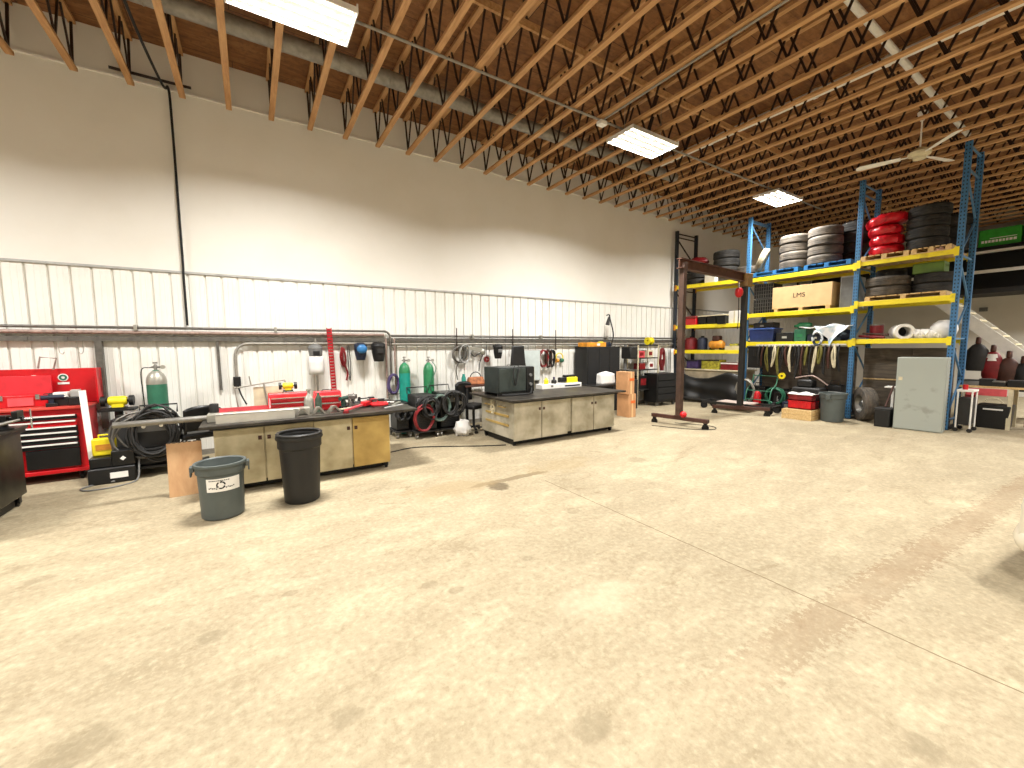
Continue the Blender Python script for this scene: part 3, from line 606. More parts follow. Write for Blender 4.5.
# plywood
t = thing('plywood_sheet', 'tan plywood sheet leaning on the left end of the first work table', 'plywood sheet', (-.76, 6.33, 0), math.radians(2))
part('sheet', MB().box(-.17, .17, -.01, .01, 0, .66), M['board'], t); t.rotation_euler = (math.radians(-6), 0, math.radians(2))
b = MB()
for k in range(7): b.box(-.16+k*.05, -.13+k*.05, -.013, .012, .655, .668)
part('ragged_edge', b, M['oldply'], t)

# ---- on work table 1 (top z .90)
Z = .90
single('steel_pipe', 'long grey steel pipe poking out past the left end of the first work table', 'pipe', MB().cyl((-.62, 0, 0), (.55, 0, 0), .035, n=16), M['steel'], (-.75, 6.32, .945), .02)
b = MB().box(-.42, .42, -.07, .07, 0, .012).box(-.42, .42, -.07, -.058, 0, .12).box(-.42, .42, -.07, .03, .108, .12)
single('steel_channel', 'bright steel channel lying along the front edge of the first work table', 'channel', b, mat('#c9c6bd', .35, .5, .05), (.02, 6.02, Z), -.01)
single('steel_channel', 'second wider steel channel lying behind the bright one on the first table', 'channel', MB().box(-.55, .6, -.08, .08, 0, .10), M['galv'], (.05, 6.25, Z), .0, bevel=.01)
single('flat_beam', 'pinkish red flat beam lying behind the steel channels on the first table', 'beam', MB().box(-.42, .42, -.04, .04, 0, .04).box(-.42, .42, -.005, .005, .04, .12), M['pink'], (-.05, 6.62, Z), .0)
for k in range(4):
    b = MB().prism_y([(-.10, 0), (-.075, 0), (0, .085), (.075, 0), (.10, 0), (.02, .105), (-.02, .105)], -.05, .05); b.box(-.1, .1, -.05, .05, 0, .008)
    single('vee_block', ['steel vee block beside the channels, leftmost of four along the table edge', 'steel vee block with dark gap, second of four along the table edge', 'steel vee block with red behind it, third of four along the table edge', 'steel vee block closest to the long red clamp, last of four'][k], 'vee block', b, mat('#9a958a', .4, .5, .2, 9), (.34+.2*k, 6.10+.01*k, Z), .06*k, group='vee blocks along the edge of the first work table')
t = thing('electric_motor', 'small grey-capped motor standing at the left end of the first work table', 'motor', (-.44, 6.5, Z))
part('motor', MB().lathe([(0, .09), (.05, .09), (.05, .19), (.046, .2), (0, .2)], n=18), M['dark'], t); part('base', MB().lathe([(0, 0), (.07, 0), (.07, .015), (.045, .03), (.045, .09), (0, .09)], n=18), M['galv'], t); part('arm', MB().box(.05, .16, -.02, .02, .02, .06).box(.14, .2, -.03, .03, .0, .08), M['dark'], t, bevel=.004)
def toolbox(label, loc, w, d, h, rz=0, cols='red', rows=3):
    t = thing('steel_toolbox', label, 'toolbox', loc, rz)
    part('box_body', MB().box(-w/2, w/2, -d/2, d/2, 0, h*.8).prism_x([(-d/2, h*.8), (d/2, h*.8), (d/2*.6, h), (-d/2*.6, h)], -w/2, w/2), M[cols], t, bevel=.005)
    for k in range(rows):
        z = .03+k*(h*.75)/rows
        dr = part('drawer', MB().box(-w/2+.02, w/2-.02, -d/2-.008, -d/2+.01, z, z+h*.6/rows), M[cols], t); part('drawer_pull', MB().box(-w/2+.03, w/2-.03, -d/2-.02, -d/2-.006, z+h*.45/rows, z+h*.6/rows), M['chrome'], dr)
    part('handle', MB().tube([(-.07, 0, h), (-.06, 0, h+.02), (.06, 0, h+.02), (.07, 0, h)], .007, 6), M['black'], t)
    return t
toolbox('red steel toolbox with drawers under the yellow bench grinder on the first table', (.42, 6.60, Z), .50, .28, .28)
toolbox('red steel toolbox right of the silver bottle on the first table', (.93, 6.62, Z), .36, .26, .27, 0, 'red', 2)
bench_grinder('yellow and green bench grinder sitting on the left red toolbox', (.42, 6.60, Z+.305), 0, 'yellow', .6)
b = MB().lathe([(0, 0), (.065, 0), (.065, .17), (.05, .22), (.02, .26), (.02, .30), (.03, .31), (.03, .33), (0, .33)], n=20)
single('silver_flask', 'silver-grey gas bottle standing between the two red toolboxes', 'bottle', b, M['galv'], (.66, 6.42, Z))
single('green_flask', 'dark green narrow bottle standing just right of the silver bottle', 'bottle', MB().lathe([(0, 0), (.045, 0), (.045, .18), (.02, .24), (.02, .27), (0, .27)], n=18), mat('#4b5a4c', .4, .3, .2), (.78, 6.40, Z))
t = thing('rod_frame', 'grey welded rod frame standing at the back of the first table', 'frame', (-.02, 6.85, Z))
part('frame_rod', MB().tube([(-.16, 0, 0), (-.20, 0, .36), (.42, 0, .45), (.44, 0, .0)], .012, 8).cyl((.20, 0, 0), (.15, 0, .42), .012, n=8).cyl((.0, 0, .38), (-.02, 0, .52), .008, n=8), M['galv'], t)
part('clear_sheet', MB().box(.02, .40, .01, .014, .02, .36), M['cream'], t)
# tools on the right of table 1
random.seed(11)
def clamp(label, loc, rz, L=.5, m='dark', grp=None):
    t = thing('bar_clamp', label, 'clamp', loc, rz, grp)
    part('bar', MB().box(0, L, -.012, .012, .03, .055), M['steel'], t); part('fixed_jaw', MB().prism_y([(0, 0), (.04, 0), (.05, .06), (.03, .13), (0, .13)], -.02, .02), M[m], t, bevel=.004)
    part('sliding_jaw', MB().prism_y([(L*.6, .01), (L*.6+.05, .01), (L*.6+.05, .13), (L*.6+.02, .13)], -.02, .02), M[m], t, bevel=.004); part('screw_handle', MB().cyl((L*.6+.05, 0, .1), (L*.6+.2, 0, .1), .01, n=8).cyl((L*.6+.18, 0, .1), (L*.6+.28, 0, .1), .02, n=10), M['black'], t)
    return t
clamp('black bar clamp in the tool heap right of the red toolboxes', (1.16, 6.70, Z), .2, .38, 'dark', 'bar clamps on the first work table')
clamp('dark bar clamp crossing over its neighbour in the tool heap', (1.22, 6.58, Z), -.25, .42, 'steel', 'bar clamps on the first work table')
vise('steel bench vise with upright screw in the tool heap right of the red toolboxes', (1.30, 6.76, Z), 1.2, 'steel', s=.9)
t = thing('long_clamp', 'long salmon-red clamp bar lying diagonally across the first table', 'clamp', (1.06, 5.98, Z), math.radians(53))
part('bar', MB().box(0, 1.0, -.015, .015, .03, .06), M['pink'], t, bevel=.004); part('clamp_head', MB().box(.55, .9, -.06, .03, .02, .09).prism_y([(.9, .0), (1.1, .02), (1.1, .07), (.9, .1)], -.03, .03), M['red'], t, bevel=.008); part('foot', MB().box(0, .06, -.03, .03, 0, .03), M['redd'], t)
t = thing('curved_clamp', 'red C-shaped clamp lying on the right half of the first table', 'clamp', (1.62, 6.35, Z), .3)
part('clamp_body', MB().tube([(.14, 0, .045), (.05, .1, .045), (-.08, .08, .045), (-.11, -.02, .045), (-.04, -.1, .045), (.1, -.07, .045)], .024, 8), M['red'], t); part('screw', MB().cyl((.1, -.07, .045), (.22, .05, .045), .012, n=8), M['black'], t)
for k, (x, y, rz, m, lb) in enumerate(((1.82, 6.25, .6, 'lgrey', 'pale grey flat bar on the right corner of the first table'), (1.75, 6.7, -.3, 'whitep', 'white flat bar at the back right of the first table'), (1.95, 6.55, 1.0, 'galv', 'grey flat bar overhanging the right end of the first table'), (1.2, 6.35, .5, 'cream', 'cream flat bar beside the long red clamp'))):
    single('metal_bar', lb, 'bar', MB().box(-.2, .2, -.02, .02, 0, .015), M[m], (x, y, Z+.001+.016*(k % 2)), rz)
t = thing('drill_driver', 'dark green drill standing in the tool heap on the first table', 'drill', (1.12, 6.45, Z), .8); part('battery', MB().box(-.05, .05, -.035, .035, 0, .05), M['black'], t, bevel=.006); part('drill_body', MB().box(-.02, .03, -.02, .02, .05, .14).cyl((-.07, 0, .16), (.10, 0, .16), .032, .028, 12), mat('#27463c', .5, 0, .1), t); part('chuck', MB().cyl((.10, 0, .16), (.15, 0, .16), .02, .012, 10), M['steel'], t)
t = thing('angle_grinder', 'black-handled grinder lying at the back of the first table by the heap', 'grinder', (1.48, 6.62, Z+.04), -.5); part('body', MB().cyl((-.16, 0, 0), (.10, 0, 0), .032, .036, 12), M['black'], t); part('gear_head', MB().cyl((.14, 0, -.03), (.14, 0, .05), .035, n=14), M['steel'], t); part('grinding_disc', MB().cyl((.14, 0, -.038), (.14, 0, -.03), .06, n=20), M['brown'], t)
# trash cans
def trash_can(label, loc, r, rb, h, m, handles=True, lab=False, inner=None):
    t = thing('trash_can', label, 'trash can', loc)
    part('bin_body', MB().lathe([(0, .0), (rb*.9, 0), (rb, .015), (r*.93, h*.80), (r, h*.82), (r, h*.95), (r*.93, h*.95), (r*.90, h*.8), (rb*.93, .03), (0, .03)], n=40), M[m], t)
    part('rim', MB().lathe([(r*.93, h*.94), (r*1.06, h*.94), (r*1.08, h*.96), (r*1.06, h*.995), (r*.98, h*1.0), (r*.93, h*.98)], n=40, closed=True), M[m], t)
    if handles:
        for a in (-1, 1): part('handle', MB().box(a*r*1.0-.0, a*(r*1.18), -.05, .05, h*.86, h*.96).box(a*r*1.14-.008, a*r*1.14+.008, -.05, .05, h*.78, h*.9), M[m], t, bevel=.008)
    if lab:
        q = MB(); zc = h*.645; rr = lambda z: rb+(r*.93-rb)*(z/(h*.8))+.004
        q.grid(lambda u, v: (rr(zc-.07+.14*v)*math.sin(-.6+1.5*u), -rr(zc-.07+.14*v)*math.cos(-.6+1.5*u), zc-.07+.14*v), 16, 2)
        lp = part('paper_label', q, M['whitep'], t)
        q = MB()
        def P(a, z): return (rr(z)+.002)*math.sin(a), -(rr(z)+.002)*math.cos(a), z
        def seg(a0, a1, z0, z1): 
            n = max(1, int((a1-a0)/.08)); q.grid(lambda u, v: P(a0+(a1-a0)*u, z0+(z1-z0)*v), n, 1)
        x = -.47
        for w in (.06, .05, .08, .05, .04, .09, .06, .05, .07, .05, .08): seg(x, x+w, zc+.045, zc+.054); x += w+.018
        for a0, wd in ((-.5, .06), (-.42, .05), (-.35, .07), (-.26, .05), (-.19, .06), (.22, .06), (.3, .05), (.37, .07), (.46, .06), (.54, .06)):
            z = zc-.03-.006*((int(a0*100)) % 3); seg(a0, a0+wd, z, z+.012)
        for k in range(3):     # chasing arrows
            for j in range(5):
                an = math.radians(120*k+j*16); a2 = an+math.radians(16); A = lambda an, ra: P(.03+ra*math.cos(an)/rr(zc), zc+.0+ra*math.sin(an))
                q.add([A(an, .028), A(an, .042), A(a2, .042), A(a2, .028)], [(0, 1, 2, 3)])
            an = math.radians(120*k+80); a2 = math.radians(120*k+108)
            q.add([A(an, .02), A(an, .05), A(a2, .035)], [(0, 1, 2)])
        part('label_print', q, M['black'], lp)
        part('trash_bag', MB().ball((0, 0, h*.72), r*.7, 16, 1, 1, .35, .12), M['lgrey'], t)
    return t
trash_can('round grey trash can with a white recycling label in front of the first table', (-.345, 5.35, 0), .225, .195, .60, 'bin', True, True)
t = trash_can('tall black tapered trash bin in front of the first work table', (.43, 5.36, 0), .235, .19, .80, 'binb', False)
t.children[1].scale = (1, 1, 1)
part('liner_ring', MB().lathe([(.21, .80), (.245, .80), (.25, .815), (.235, .83), (.21, .82)], n=40, closed=True), M['binb'], t)
trash_can('round grey trash can standing before the pallet rack beside the wooden crates', (11.55, 3.97, 0), .26, .215, .68, 'bin', True, False)

# ============================================================ ON / BEHIND TABLE 2
Z = .88
t = thing('power_source', 'large black boxy welding power source standing on the stainless work table', 'welding machine', (4.27, 6.80, Z), math.radians(3))
part('case', MB().box(-.42, .42, -.25, .25, .05, .55), mat('#2b302f', .4, .2, .15), t, bevel=.012)
part('side_panel', MB().box(-.40, .22, -.262, -.248, .08, .52), mat('#39423f', .4, .2, .2, 5), t, bevel=.004)
part('front_panel', MB().box(.24, .43, -.265, -.24, .05, .54), M['black'], t, bevel=.004)
part('knob', MB().cyl((.33, -.265, .2), (.33, -.30, .2), .03, n=12).cyl((.33, -.265, .38), (.33, -.29, .38), .03, n=12), M['grey'], t)
part('skid', MB().box(-.42, .42, -.24, -.20, 0, .05).box(-.42, .42, .20, .24, 0, .05), M['dark'], t)
part('lifting_eye', MB().tube(arc((0, 0, .55), .04, 0, 180, 6), .008, 6), M['steel'], t)
part('cable', MB().tube(spline([(.36, -.27, .12), (.25, -.36, .03), (0, -.34, .02), (-.2, -.36, .02), (-.36, -.30, .03), (-.1, -.30, .03), (.2, -.32, .02)], 6), .014, 6), M['rubber'], t)
part('corner_strip', MB().box(.43, .438, -.26, -.24, .06, .54), M['cream'], t)
part('gun_cable', MB().tube(spline([(-.05, -.27, .56), (-.1, -.30, .4), (-.05, -.30, .2), (0, -.29, .36), (.05, -.27, .5), (.08, -.2, .57)], 6), .012, 6), M['dark'], t)
def helmet(label, loc, m, vis='black', rz=0, s=1, rot=None):
    t = thing('welding_helmet', label, 'welding helmet', loc, rz); t.scale = (s, s, s)
    part('shell', MB().grid(lambda u, v: (.12*math.sin((u-.5)*PI*.95)*(1-.35*v*v), -.13*math.cos((u-.5)*PI*.95)*(1-.25*v), .14-.30*v+.0*u), 14, 8), M[m], t, solid=.008)
    part('crown_cap', MB().ball((0, .0, .13), .12, 14, 1, 1.05, .5), M[m], t)
    part('visor', MB().box(-.055, .055, -.14, -.115, -.02, .06), M[vis], t, bevel=.006)
    part('headband', MB().lathe([(.10, .06), (.105, .06), (.105, .09), (.10, .09)], n=20, closed=True), M['dark'], t)
    return t
helmet('black welding helmet hanging over the left end of the big black machine', (4.95, 8.38, 1.70), 'black', 'grey')
t = thing('seat_back', 'tall black tapered backrest of a chair standing behind the big black machine', 'chair', (5.42, 8.15, 0))
part('backrest', MB().taper(-.04, 0, 1.02, 1.84, .48, .10, .34, .06), M['black'], t, bevel=.03); part('seat_pad', MB().box(-.24, .24, -.42, .0, .62, .70), M['black'], t, bevel=.03); part('support', MB().box(-.03, .03, .0, .05, .62, 1.1), M['dark'], t)
part('pedestal', MB().cyl((0, -.2, .03), (0, -.2, .62), .03, n=10).cyl((0, -.2, 0), (0, -.2, .03), .25, n=20), M['dark'], t)
t = thing('flat_case', 'long white flat case lying at the back of the stainless work table', 'case', (5.86, 7.22, Z))
part('case_body', MB().box(-.55, .60, -.12, .12, 0, .10), M['whitep'], t, bevel=.006); part('stripe', MB().box(.1, .55, -.124, -.119, .03, .06), M['navy'], t); part('latch', MB().box(-.3, -.24, -.126, -.12, .04, .08), M['chrome'], t)
t = thing('cordless_tool', 'yellow and black power tool lying at the right end of the white flat case', 'power tool', (6.22, 7.22, Z+.10))
part('tool_body', MB().box(-.15, .17, -.07, .07, 0, .13), M['yellow'], t, bevel=.02); part('tool_top', MB().box(-.2, .12, -.05, .05, .13, .18).box(-.34, -.14, -.05, .05, .02, .13), M['black'], t, bevel=.015)
t = thing('spray_bottle', 'small yellow and white bottle set standing at the left end of the white flat case', 'bottle', (5.50, 7.2, Z+.10))
part('bottle_body', MB().lathe([(0, 0), (.05, 0), (.05, .09), (.02, .12), (.02, .14), (0, .14)], n=16), M['yellow'], t); part('cap', MB().cyl((0, 0, .14), (0, 0, .17), .022, n=12), M['whitep'], t)
t = thing('spray_bottle', 'purple-capped dark bottle in the middle of the white flat case', 'bottle', (5.72, 7.2, Z+.10))
part('bottle_body', MB().lathe([(0, 0), (.06, 0), (.06, .07), (.02, .10), (.02, .11), (0, .11)], n=16), M['dark'], t); part('cap', MB().cyl((0, 0, .11), (0, 0, .15), .024, n=12), M['purple'], t)
t = thing('grey_locker', 'pale grey metal panel box standing on the wall behind the white case', 'cabinet', (5.98, 8.5, .95))
part('cabinet_body', MB().box(-.30, .25, -.1, .15, 0, .78), M['lgrey'], t, bevel=.006); part('door', MB().box(-.28, .23, -.11, -.1, .02, .76), mat('#b8c2c0', .5, 0, .05), t)
part('support_leg', MB().box(-.28, -.24, -.08, .12, -.95, 0).box(.19, .23, -.08, .12, -.95, 0), M['grey'], t)
for i, (x, m, lb, w) in enumerate(((6.45, 'redd', 'dusky red coiled hose hanging on the wall left of the yellow earmuffs', .13), (6.62, 'brown', 'dark brown coiled cord between the red coil and the earmuffs', .09), (6.74, 'dark', 'dark green-black coiled cord nearest the yellow earmuffs', .07))):
    random.seed(i); single('hanging_coil', lb, 'hose', MB().tube(coil((0, 0, 0), w, 6, .08, 'xz', .22, depth=.09), .013, 6), M[m], (x, 8.56, 1.50), group='coils hanging on the cladding')
t = thing('earmuffs', 'yellow-green earmuffs hanging on the wall left of the black locker', 'earmuffs', (7.02, 8.6, 1.48))
part('headband', MB().tube(arc((0, 0, .04), .12, -20, 200, 12), .014, 8), M['yellow'], t)
for sx in (-1, 1): part('ear_cup', MB().lathe([(0, -.04), (.05, -.04), (.06, 0), (.05, .04), (0, .04)], (sx*.08, 0, -.04), 16, 'x'), M['dgreen'] if sx > 0 else M['amber'], t)
# wall hangings left part
helmet('clear-visored face shield hanging on the grey pipe left of the red strut', (1.02, 8.42, 1.70), 'grey', 'black')
single('clear_shield', 'pale transparent shield hanging under the dark helmet left of the red strut', 'shield', MB().grid(lambda u, v: (.14*math.sin((u-.5)*2.4), -.14*math.cos((u-.5)*2.4), -.34*v), 10, 3), M['bag'], (1.02, 8.44, 1.66), solid=.004)
helmet('blue-fronted welding helmet hanging right of the red straps', (1.84, 8.48, 1.73), 'navy', 'blue')
single('blue_mask', 'blue round shield over the brow of the blue-fronted welding helmet', 'shield', MB().ball((0, 0, 0), .10, 14, 1, .5, .9), M['blue'], (1.84, 8.33, 1.79))
helmet('wide black welding helmet hanging right of the blue-fronted one', (2.19, 8.48, 1.72), 'black', 'dark', s=1.15)
single('strap_bundle', 'red and dark straps hanging between the red strut and blue helmet', 'straps', MB().tube(spline([(0, 0, 0), (-.04, -.02, -.2), (.02, 0, -.38), (.06, 0, -.2), (.02, 0, -.02), (.0, -.03, -.25), (.08, -.02, -.5), (.06, 0, -.66)], 6), .02, 6), M['redd'], (1.52, 8.6, 1.83))
single('strap_bundle', 'thin grey lanyard hanging just right of the red straps', 'straps', MB().tube(spline([(0, 0, 0), (.01, 0, -.35), (.03, 0, -.7), (.05, 0, -.35), (.03, 0, 0)], 6), .008, 6), M['dark'], (1.62, 8.62, 1.86))
# wall hangings mid part
random.seed(4)
for x, m, lb, r, l in ((4.05, 'pipe', 'grey hose coil with a hanging tail, leftmost of the coils above the side table', .15, 0), (4.18, 'lgrey', 'pale wire coil hanging against the grey hose coil', .12, 1)):
    p = coil((0, 0, 0), r, 5, .12, 'xz', .2, depth=.08)
    if not l: p += spline([p[-1], (-.08, 0, -.3), (-.06, 0, -.6)], 4)[1:]
    single('hanging_coil', lb, 'hose', MB().tube(p, .014, 6), M[m], (x, 8.58, 1.66))
t = thing('angle_tool', 'white and black long-armed tool hanging diagonally by the grey coils', 'tool', (4.52, 8.58, 1.74))
part('tool_body', MB().bar((-.3, 0, .06), (.1, 0, .0), .05, .09).ball((.14, 0, -.04), .08, 12, 1, .6, 1), M['galv'], t, bevel=.006); part('tool_cable', MB().tube(spline([(-.3, 0, .06), (-.1, 0, -.14), (.0, 0, -.1), (.14, 0, -.08), (.05, 0, -.3), (.03, 0, -.5)], 5), .013, 6), M['dark'], t)
t = thing('hanging_tape', 'small dark red round reel hanging left of the big black machine', 'reel', (4.76, 8.58, 1.52))
part('reel', MB().lathe([(.03, -.02), (.07, -.02), (.07, .02), (.03, .02)], n=18, ax='y', closed=True), M['redd'], t); part('hook', MB().cyl((0, 0, .07), (0, 0, .42), .006, n=6), M['dark'], t)
for x, z in ((3.98, 2.1), (5.5, 2.12), (6.86, 2.12)): single('pipe_hanger', {3.98: 'dark hanger rod rising through the pipes above the grey coils', 5.5: 'dark hanger rod rising through the pipes above the tall black backrest', 6.86: 'dark hanger rod rising through the pipes above the earmuffs'}[x], 'rod', MB().cyl((0, 0, 0), (0, 0, .5), .012, n=6).box(-.03, .03, -.02, .02, -.02, .01), M['web'], (x, 8.56, 1.75))
single('ear_protector', 'small teal can on the dark side table left of the copper bag', 'can', MB().lathe([(0, 0), (.05, 0), (.05, .16), (.03, .2), (.03, .24), (0, .24)], n=14), M['teal'], (4.0, 8.28, .97))
# black locker and neighbours
t = thing('locker', 'tall wide black steel locker against the wall behind the stainless table', 'locker', (8.17, 8.33, 0))
part('locker_body', MB().box(-.62, .62, -.25, .25, 0, 1.80), M['black'], t, bevel=.01)
for k in range(3): 
    d = part('door', MB().box(-.60+k*.405, -.21+k*.405, -.265, -.25, .08, 1.76), M['rubber'], t, bevel=.004); part('handle', MB().box(-.27+k*.405, -.25+k*.405, -.285, -.262, .85, 1.0), M['dark'], d)
t = thing('wooden_case', 'orange-tan flat wooden case lying on top of the black locker', 'case', (7.92, 8.3, 1.80)); part('case_body', MB().box(-.35, .36, -.18, .18, 0, .12), M['amber'], t, bevel=.006); part('latch', MB().box(.02, .12, -.19, -.18, .03, .09), M['whitep'], t)
single('cloth_bundle', 'yellow-green cloth bundle on the locker right of the wooden case', 'cloth', MB().ball((0, 0, .07), .10, 14, 1.6, .8, .7, .15), M['yellow'], (8.2, 8.25, 1.80))
single('blue_drum', 'dark teal round container on top of the black locker', 'container', MB().lathe([(0, 0), (.12, 0), (.14, .05), (.12, .13), (0, .13)], n=20), M['navy'], (8.45, 8.28, 1.80))
t = thing('gooseneck_lamp', 'black gooseneck work lamp rising from the top of the locker', 'lamp', (8.72, 8.35, 1.80))
part('base', MB().cyl((0, 0, 0), (0, 0, .03), .12, n=18), M['steel'], t); part('arm', MB().tube(spline([(.0, 0, .03), (.08, 0, .35), (-.05, 0, .75), (-.1, 0, .9), (-.2, 0, .88)], 5), .018, 8), M['black'], t); part('lamp_shade', MB().cyl((-.1, 0, .84), (-.16, 0, .62), .03, .06, 14), M['dark'], t)
t = thing('side_table', 'low black table under the white bag in front of the black locker', 'table', (7.82, 7.72, 0))
part('table_top', MB().box(-.62, .62, -.28, .28, .78, .82), M['black'], t, bevel=.004)
for x in (-.58, .58):
    for y in (-.24, .24): part('leg', MB().box(x-.02, x+.02, y-.02, y+.02, 0, .78), M['dark'], t)
single('white_bag', 'rounded white plastic bag standing on the low black table', 'bag', MB().grid(lambda u, v: ((.25-.03*v)*(1+.04*math.sin(9*u*2*PI+v*5))*math.copysign(abs(math.cos(2*PI*u))**.5, math.cos(2*PI*u)), .15*(1+.05*math.sin(7*u*2*PI))*math.copysign(abs(math.sin(2*PI*u))**.5, math.sin(2*PI*u)), .27*v), 32, 6).grid(lambda u, v: ((.22)*(1-v)*math.cos(2*PI*u), .15*(1-v)*math.sin(2*PI*u), .27+.05*v+.015*math.sin(12*PI*u)), 32, 3), M['bag'], (7.85, 7.70, .822), solid=.006)
for z0, h, lb, dx, w in ((0, .60, 'lower cardboard box leaning at the right end of the stainless table', 0, .13), (.60, .56, 'upper cardboard box stacked right of the white bag', -.06, .12)):
    t = thing('cardboard_box', lb, 'cardboard box', (8.12+dx, 7.22, z0)); part('box_body', MB().box(-w, w, -.2, .2, 0, h), M['card'], t, bevel=.005); part('tape', MB().box(-.025, .025, -.204, .204, -.0+.002, h+.003), M['crate'], t); part('stamp', MB().box(-.06, .1, -.206, -.203, h*.6, h*.72), M['orange'], t)
t = thing('metal_stool', 'dark grey machine tool standing right of the locker on a column', 'machine', (9.2, 8.15, 0))
part('machine_base', MB().box(-.22, .22, -.2, .2, 0, .85), M['dark'], t, bevel=.02); part('column', MB().cyl((0, .1, .85), (0, .1, 1.85), .05, n=12), M['grey'], t); part('head', MB().box(-.14, .16, -.22, .14, 1.45, 1.8), M['dark'], t, bevel=.03); part('work_plate', MB().box(-.2, .2, -.2, .15, 1.1, 1.14), M['steel'], t)
# small shelf unit
t = thing('shelf_unit', 'narrow open grey shelf unit against the wall right of the locker', 'shelf', (10.05, 8.35, 0))
for x in (-.42, .5):
    for y in (-.2, .2): part('post', MB().box(x-.015, x+.015, y-.015, y+.015, 0, 1.85), M['cream'], t)
for z in (.5, 1.1, 1.45, 1.83): part('shelf_board', MB().box(-.42, .5, -.2, .2, z-.015, z+.015), M['dark'], t)
for i, (x, z, w, h, m, lb) in enumerate(((9.85, 1.465, .14, .2, 'pink', 'pinkish open box on the upper board of the narrow shelf unit'), (10.25, 1.465, .12, .22, 'cream', 'cream box with red contents on the upper board of the narrow shelf'), (9.9, 1.115, .12, .18, 'redd', 'dark red box on the middle board of the narrow shelf unit'), (10.3, 1.115, .12, .2, 'whitep', 'white box on the middle board of the narrow shelf unit'), (9.95, .515, .2, .4, 'black', 'black bin on the low board of the narrow shelf unit'))):
    t = thing('storage_box', lb, 'box', (x, 8.32, z)); part('box_body', MB().box(-w, w, -.12, .12, 0, h), M[m], t, bevel=.006); part('opening', MB().box(-w*.6, w*.6, -.124, -.12, h*.3, h*.8), M['redd'], t)
single('yellow_reel', 'lime-yellow rounded reel sitting on top of the narrow shelf unit', 'reel', MB().lathe([(.03, -.09), (.12, -.09), (.12, -.07), (.08, -.06), (.08, .06), (.12, .07), (.12, .09), (.03, .09)], n=18, ax='x', closed=True), M['yellow'], (10.3, 8.3, 1.965))
t = thing('tool_cart', 'black rolling tool cart standing before the wall near the dark rack', 'tool cart', (10.6, 8.1, 0))
part('cart_body', MB().box(-.45, .45, -.25, .25, .12, .98), M['black'], t, bevel=.01)
for k in range(4): part('drawer', MB().box(-.42, .42, -.265, -.25, .18+k*.2, .35+k*.2), M['rubber'], t, bevel=.004)
for x in (-.38, .38):
    for y in (-.2, .2): part('caster', caster(MB(), x, y, .05, -.005), M['steel'], t)
single('workpiece', 'maroon toolbag sagging on the floor right of the black tool cart', 'bag', MB().ball((0, 0, .2), .24, 16, 1.3, .8, .85, .08), M['brown'], (11.5, 8.2, 0))
single('strap_bundle', 'dark red strap bundle hanging on the wall above the tool cart', 'straps', MB().tube(coil((0, 0, 0), .08, 4, .1, 'xz', .36, depth=.08), .02, 6), M['redd'], (11.3, 8.58, 1.36))
for k, (x, m) in enumerate(((11.62, 'lgrey'), (11.80, 'whitep'), (11.96, 'navy'))):
    single('hanging_rag', ['grey rag hanging beside the dark rack upright, nearest the straps', 'white striped rag hanging between the grey and dark rags', 'dark blue rag hanging closest to the dark rack upright'][k], 'rag', MB().grid(lambda u, v, k=k: ((u-.5)*.17*(.5+.5*v)+.06*v, .03*math.sin(u*9+k), -(1.15-.1*k)*v), 10, 8), M[m], (x, 8.55, 1.72), solid=.01)

# ============================================================ GANTRY HOIST
t = thing('gantry_crane', 'brown rolling steel gantry crane standing in front of the dark end of the rack', 'gantry crane', (0, 0, 0))
def foot(x, y, rz):
    f = part('base_beam', MB().box(-.05, .05, -.66, .66, .14, .22), M['brown'], t, bevel=.004); f.location = (x, y, 0); f.rotation_euler = (0, 0, rz)
    for sy in (-.6, .6): part('caster', caster(MB(), 0, sy, .075, -.045), M['blackm'], f)
    part('brace', MB().bar((0, -.45, .22), (0, -.02, .75), .04, .04).bar((0, .45, .22), (0, .02, .75), .04, .04) if False else MB().box(-.07, .07, -.09, .09, .22, .24), M['brown'], f)
foot(8.10, 5.66, .14); foot(10.74, 5.70, .5)
part('post', MB().box(8.04, 8.16, 5.60, 5.72, .22, 3.62), mat('#4e3a30', .5, .2, .2, 6), t, bevel=.005); part('post', MB().box(10.68, 10.80, 5.65, 5.77, .22, 3.45), M['dark'], t, bevel=.005)
part('cross_beam', MB().bar((7.95, 5.66, 3.70), (10.95, 5.72, 3.62), .13, .018).bar((7.95, 5.66, 3.50), (10.95, 5.72, 3.42), .13, .018).bar((7.95, 5.66, 3.60), (10.95, 5.72, 3.52), .02, .2), mat('#5a3a2c', .55, .2, .2, 8), t)
part('sleeve', MB().box(10.62, 10.86, 5.58, 5.84, 3.3, 3.62), mat('#7a5a2c', .5, .2, .2), t, bevel=.008)
part('post_clamp', MB().ball((8.1, 5.55, .27), .075, 14), M['red'], t, label='red round clamp at the foot of the post')
def rebase(t, p):
    t.location = p
    for c in t.children: c.location = c.location - Vector(p)
rebase(t, (9.4, 5.68, 0))
t = thing('chain_hoist', 'red and white chain hoist hanging at the right end of the gantry beam', 'hoist', (10.45, 5.70, 3.42))
part('hoist_body', MB().ball((0, 0, -.28), .11, 14, .9, .9, 1.2), M['red'], t); part('hook', MB().tube(spline([(0, 0, 0), (0, 0, -.16)], 2), .015, 6), M['chrome'], t)
part('chain', MB().tube(spline([(0, 0, -.38), (.02, 0, -.9), (.0, 0, -1.2)], 4), .012, 6), M['dark'], t)
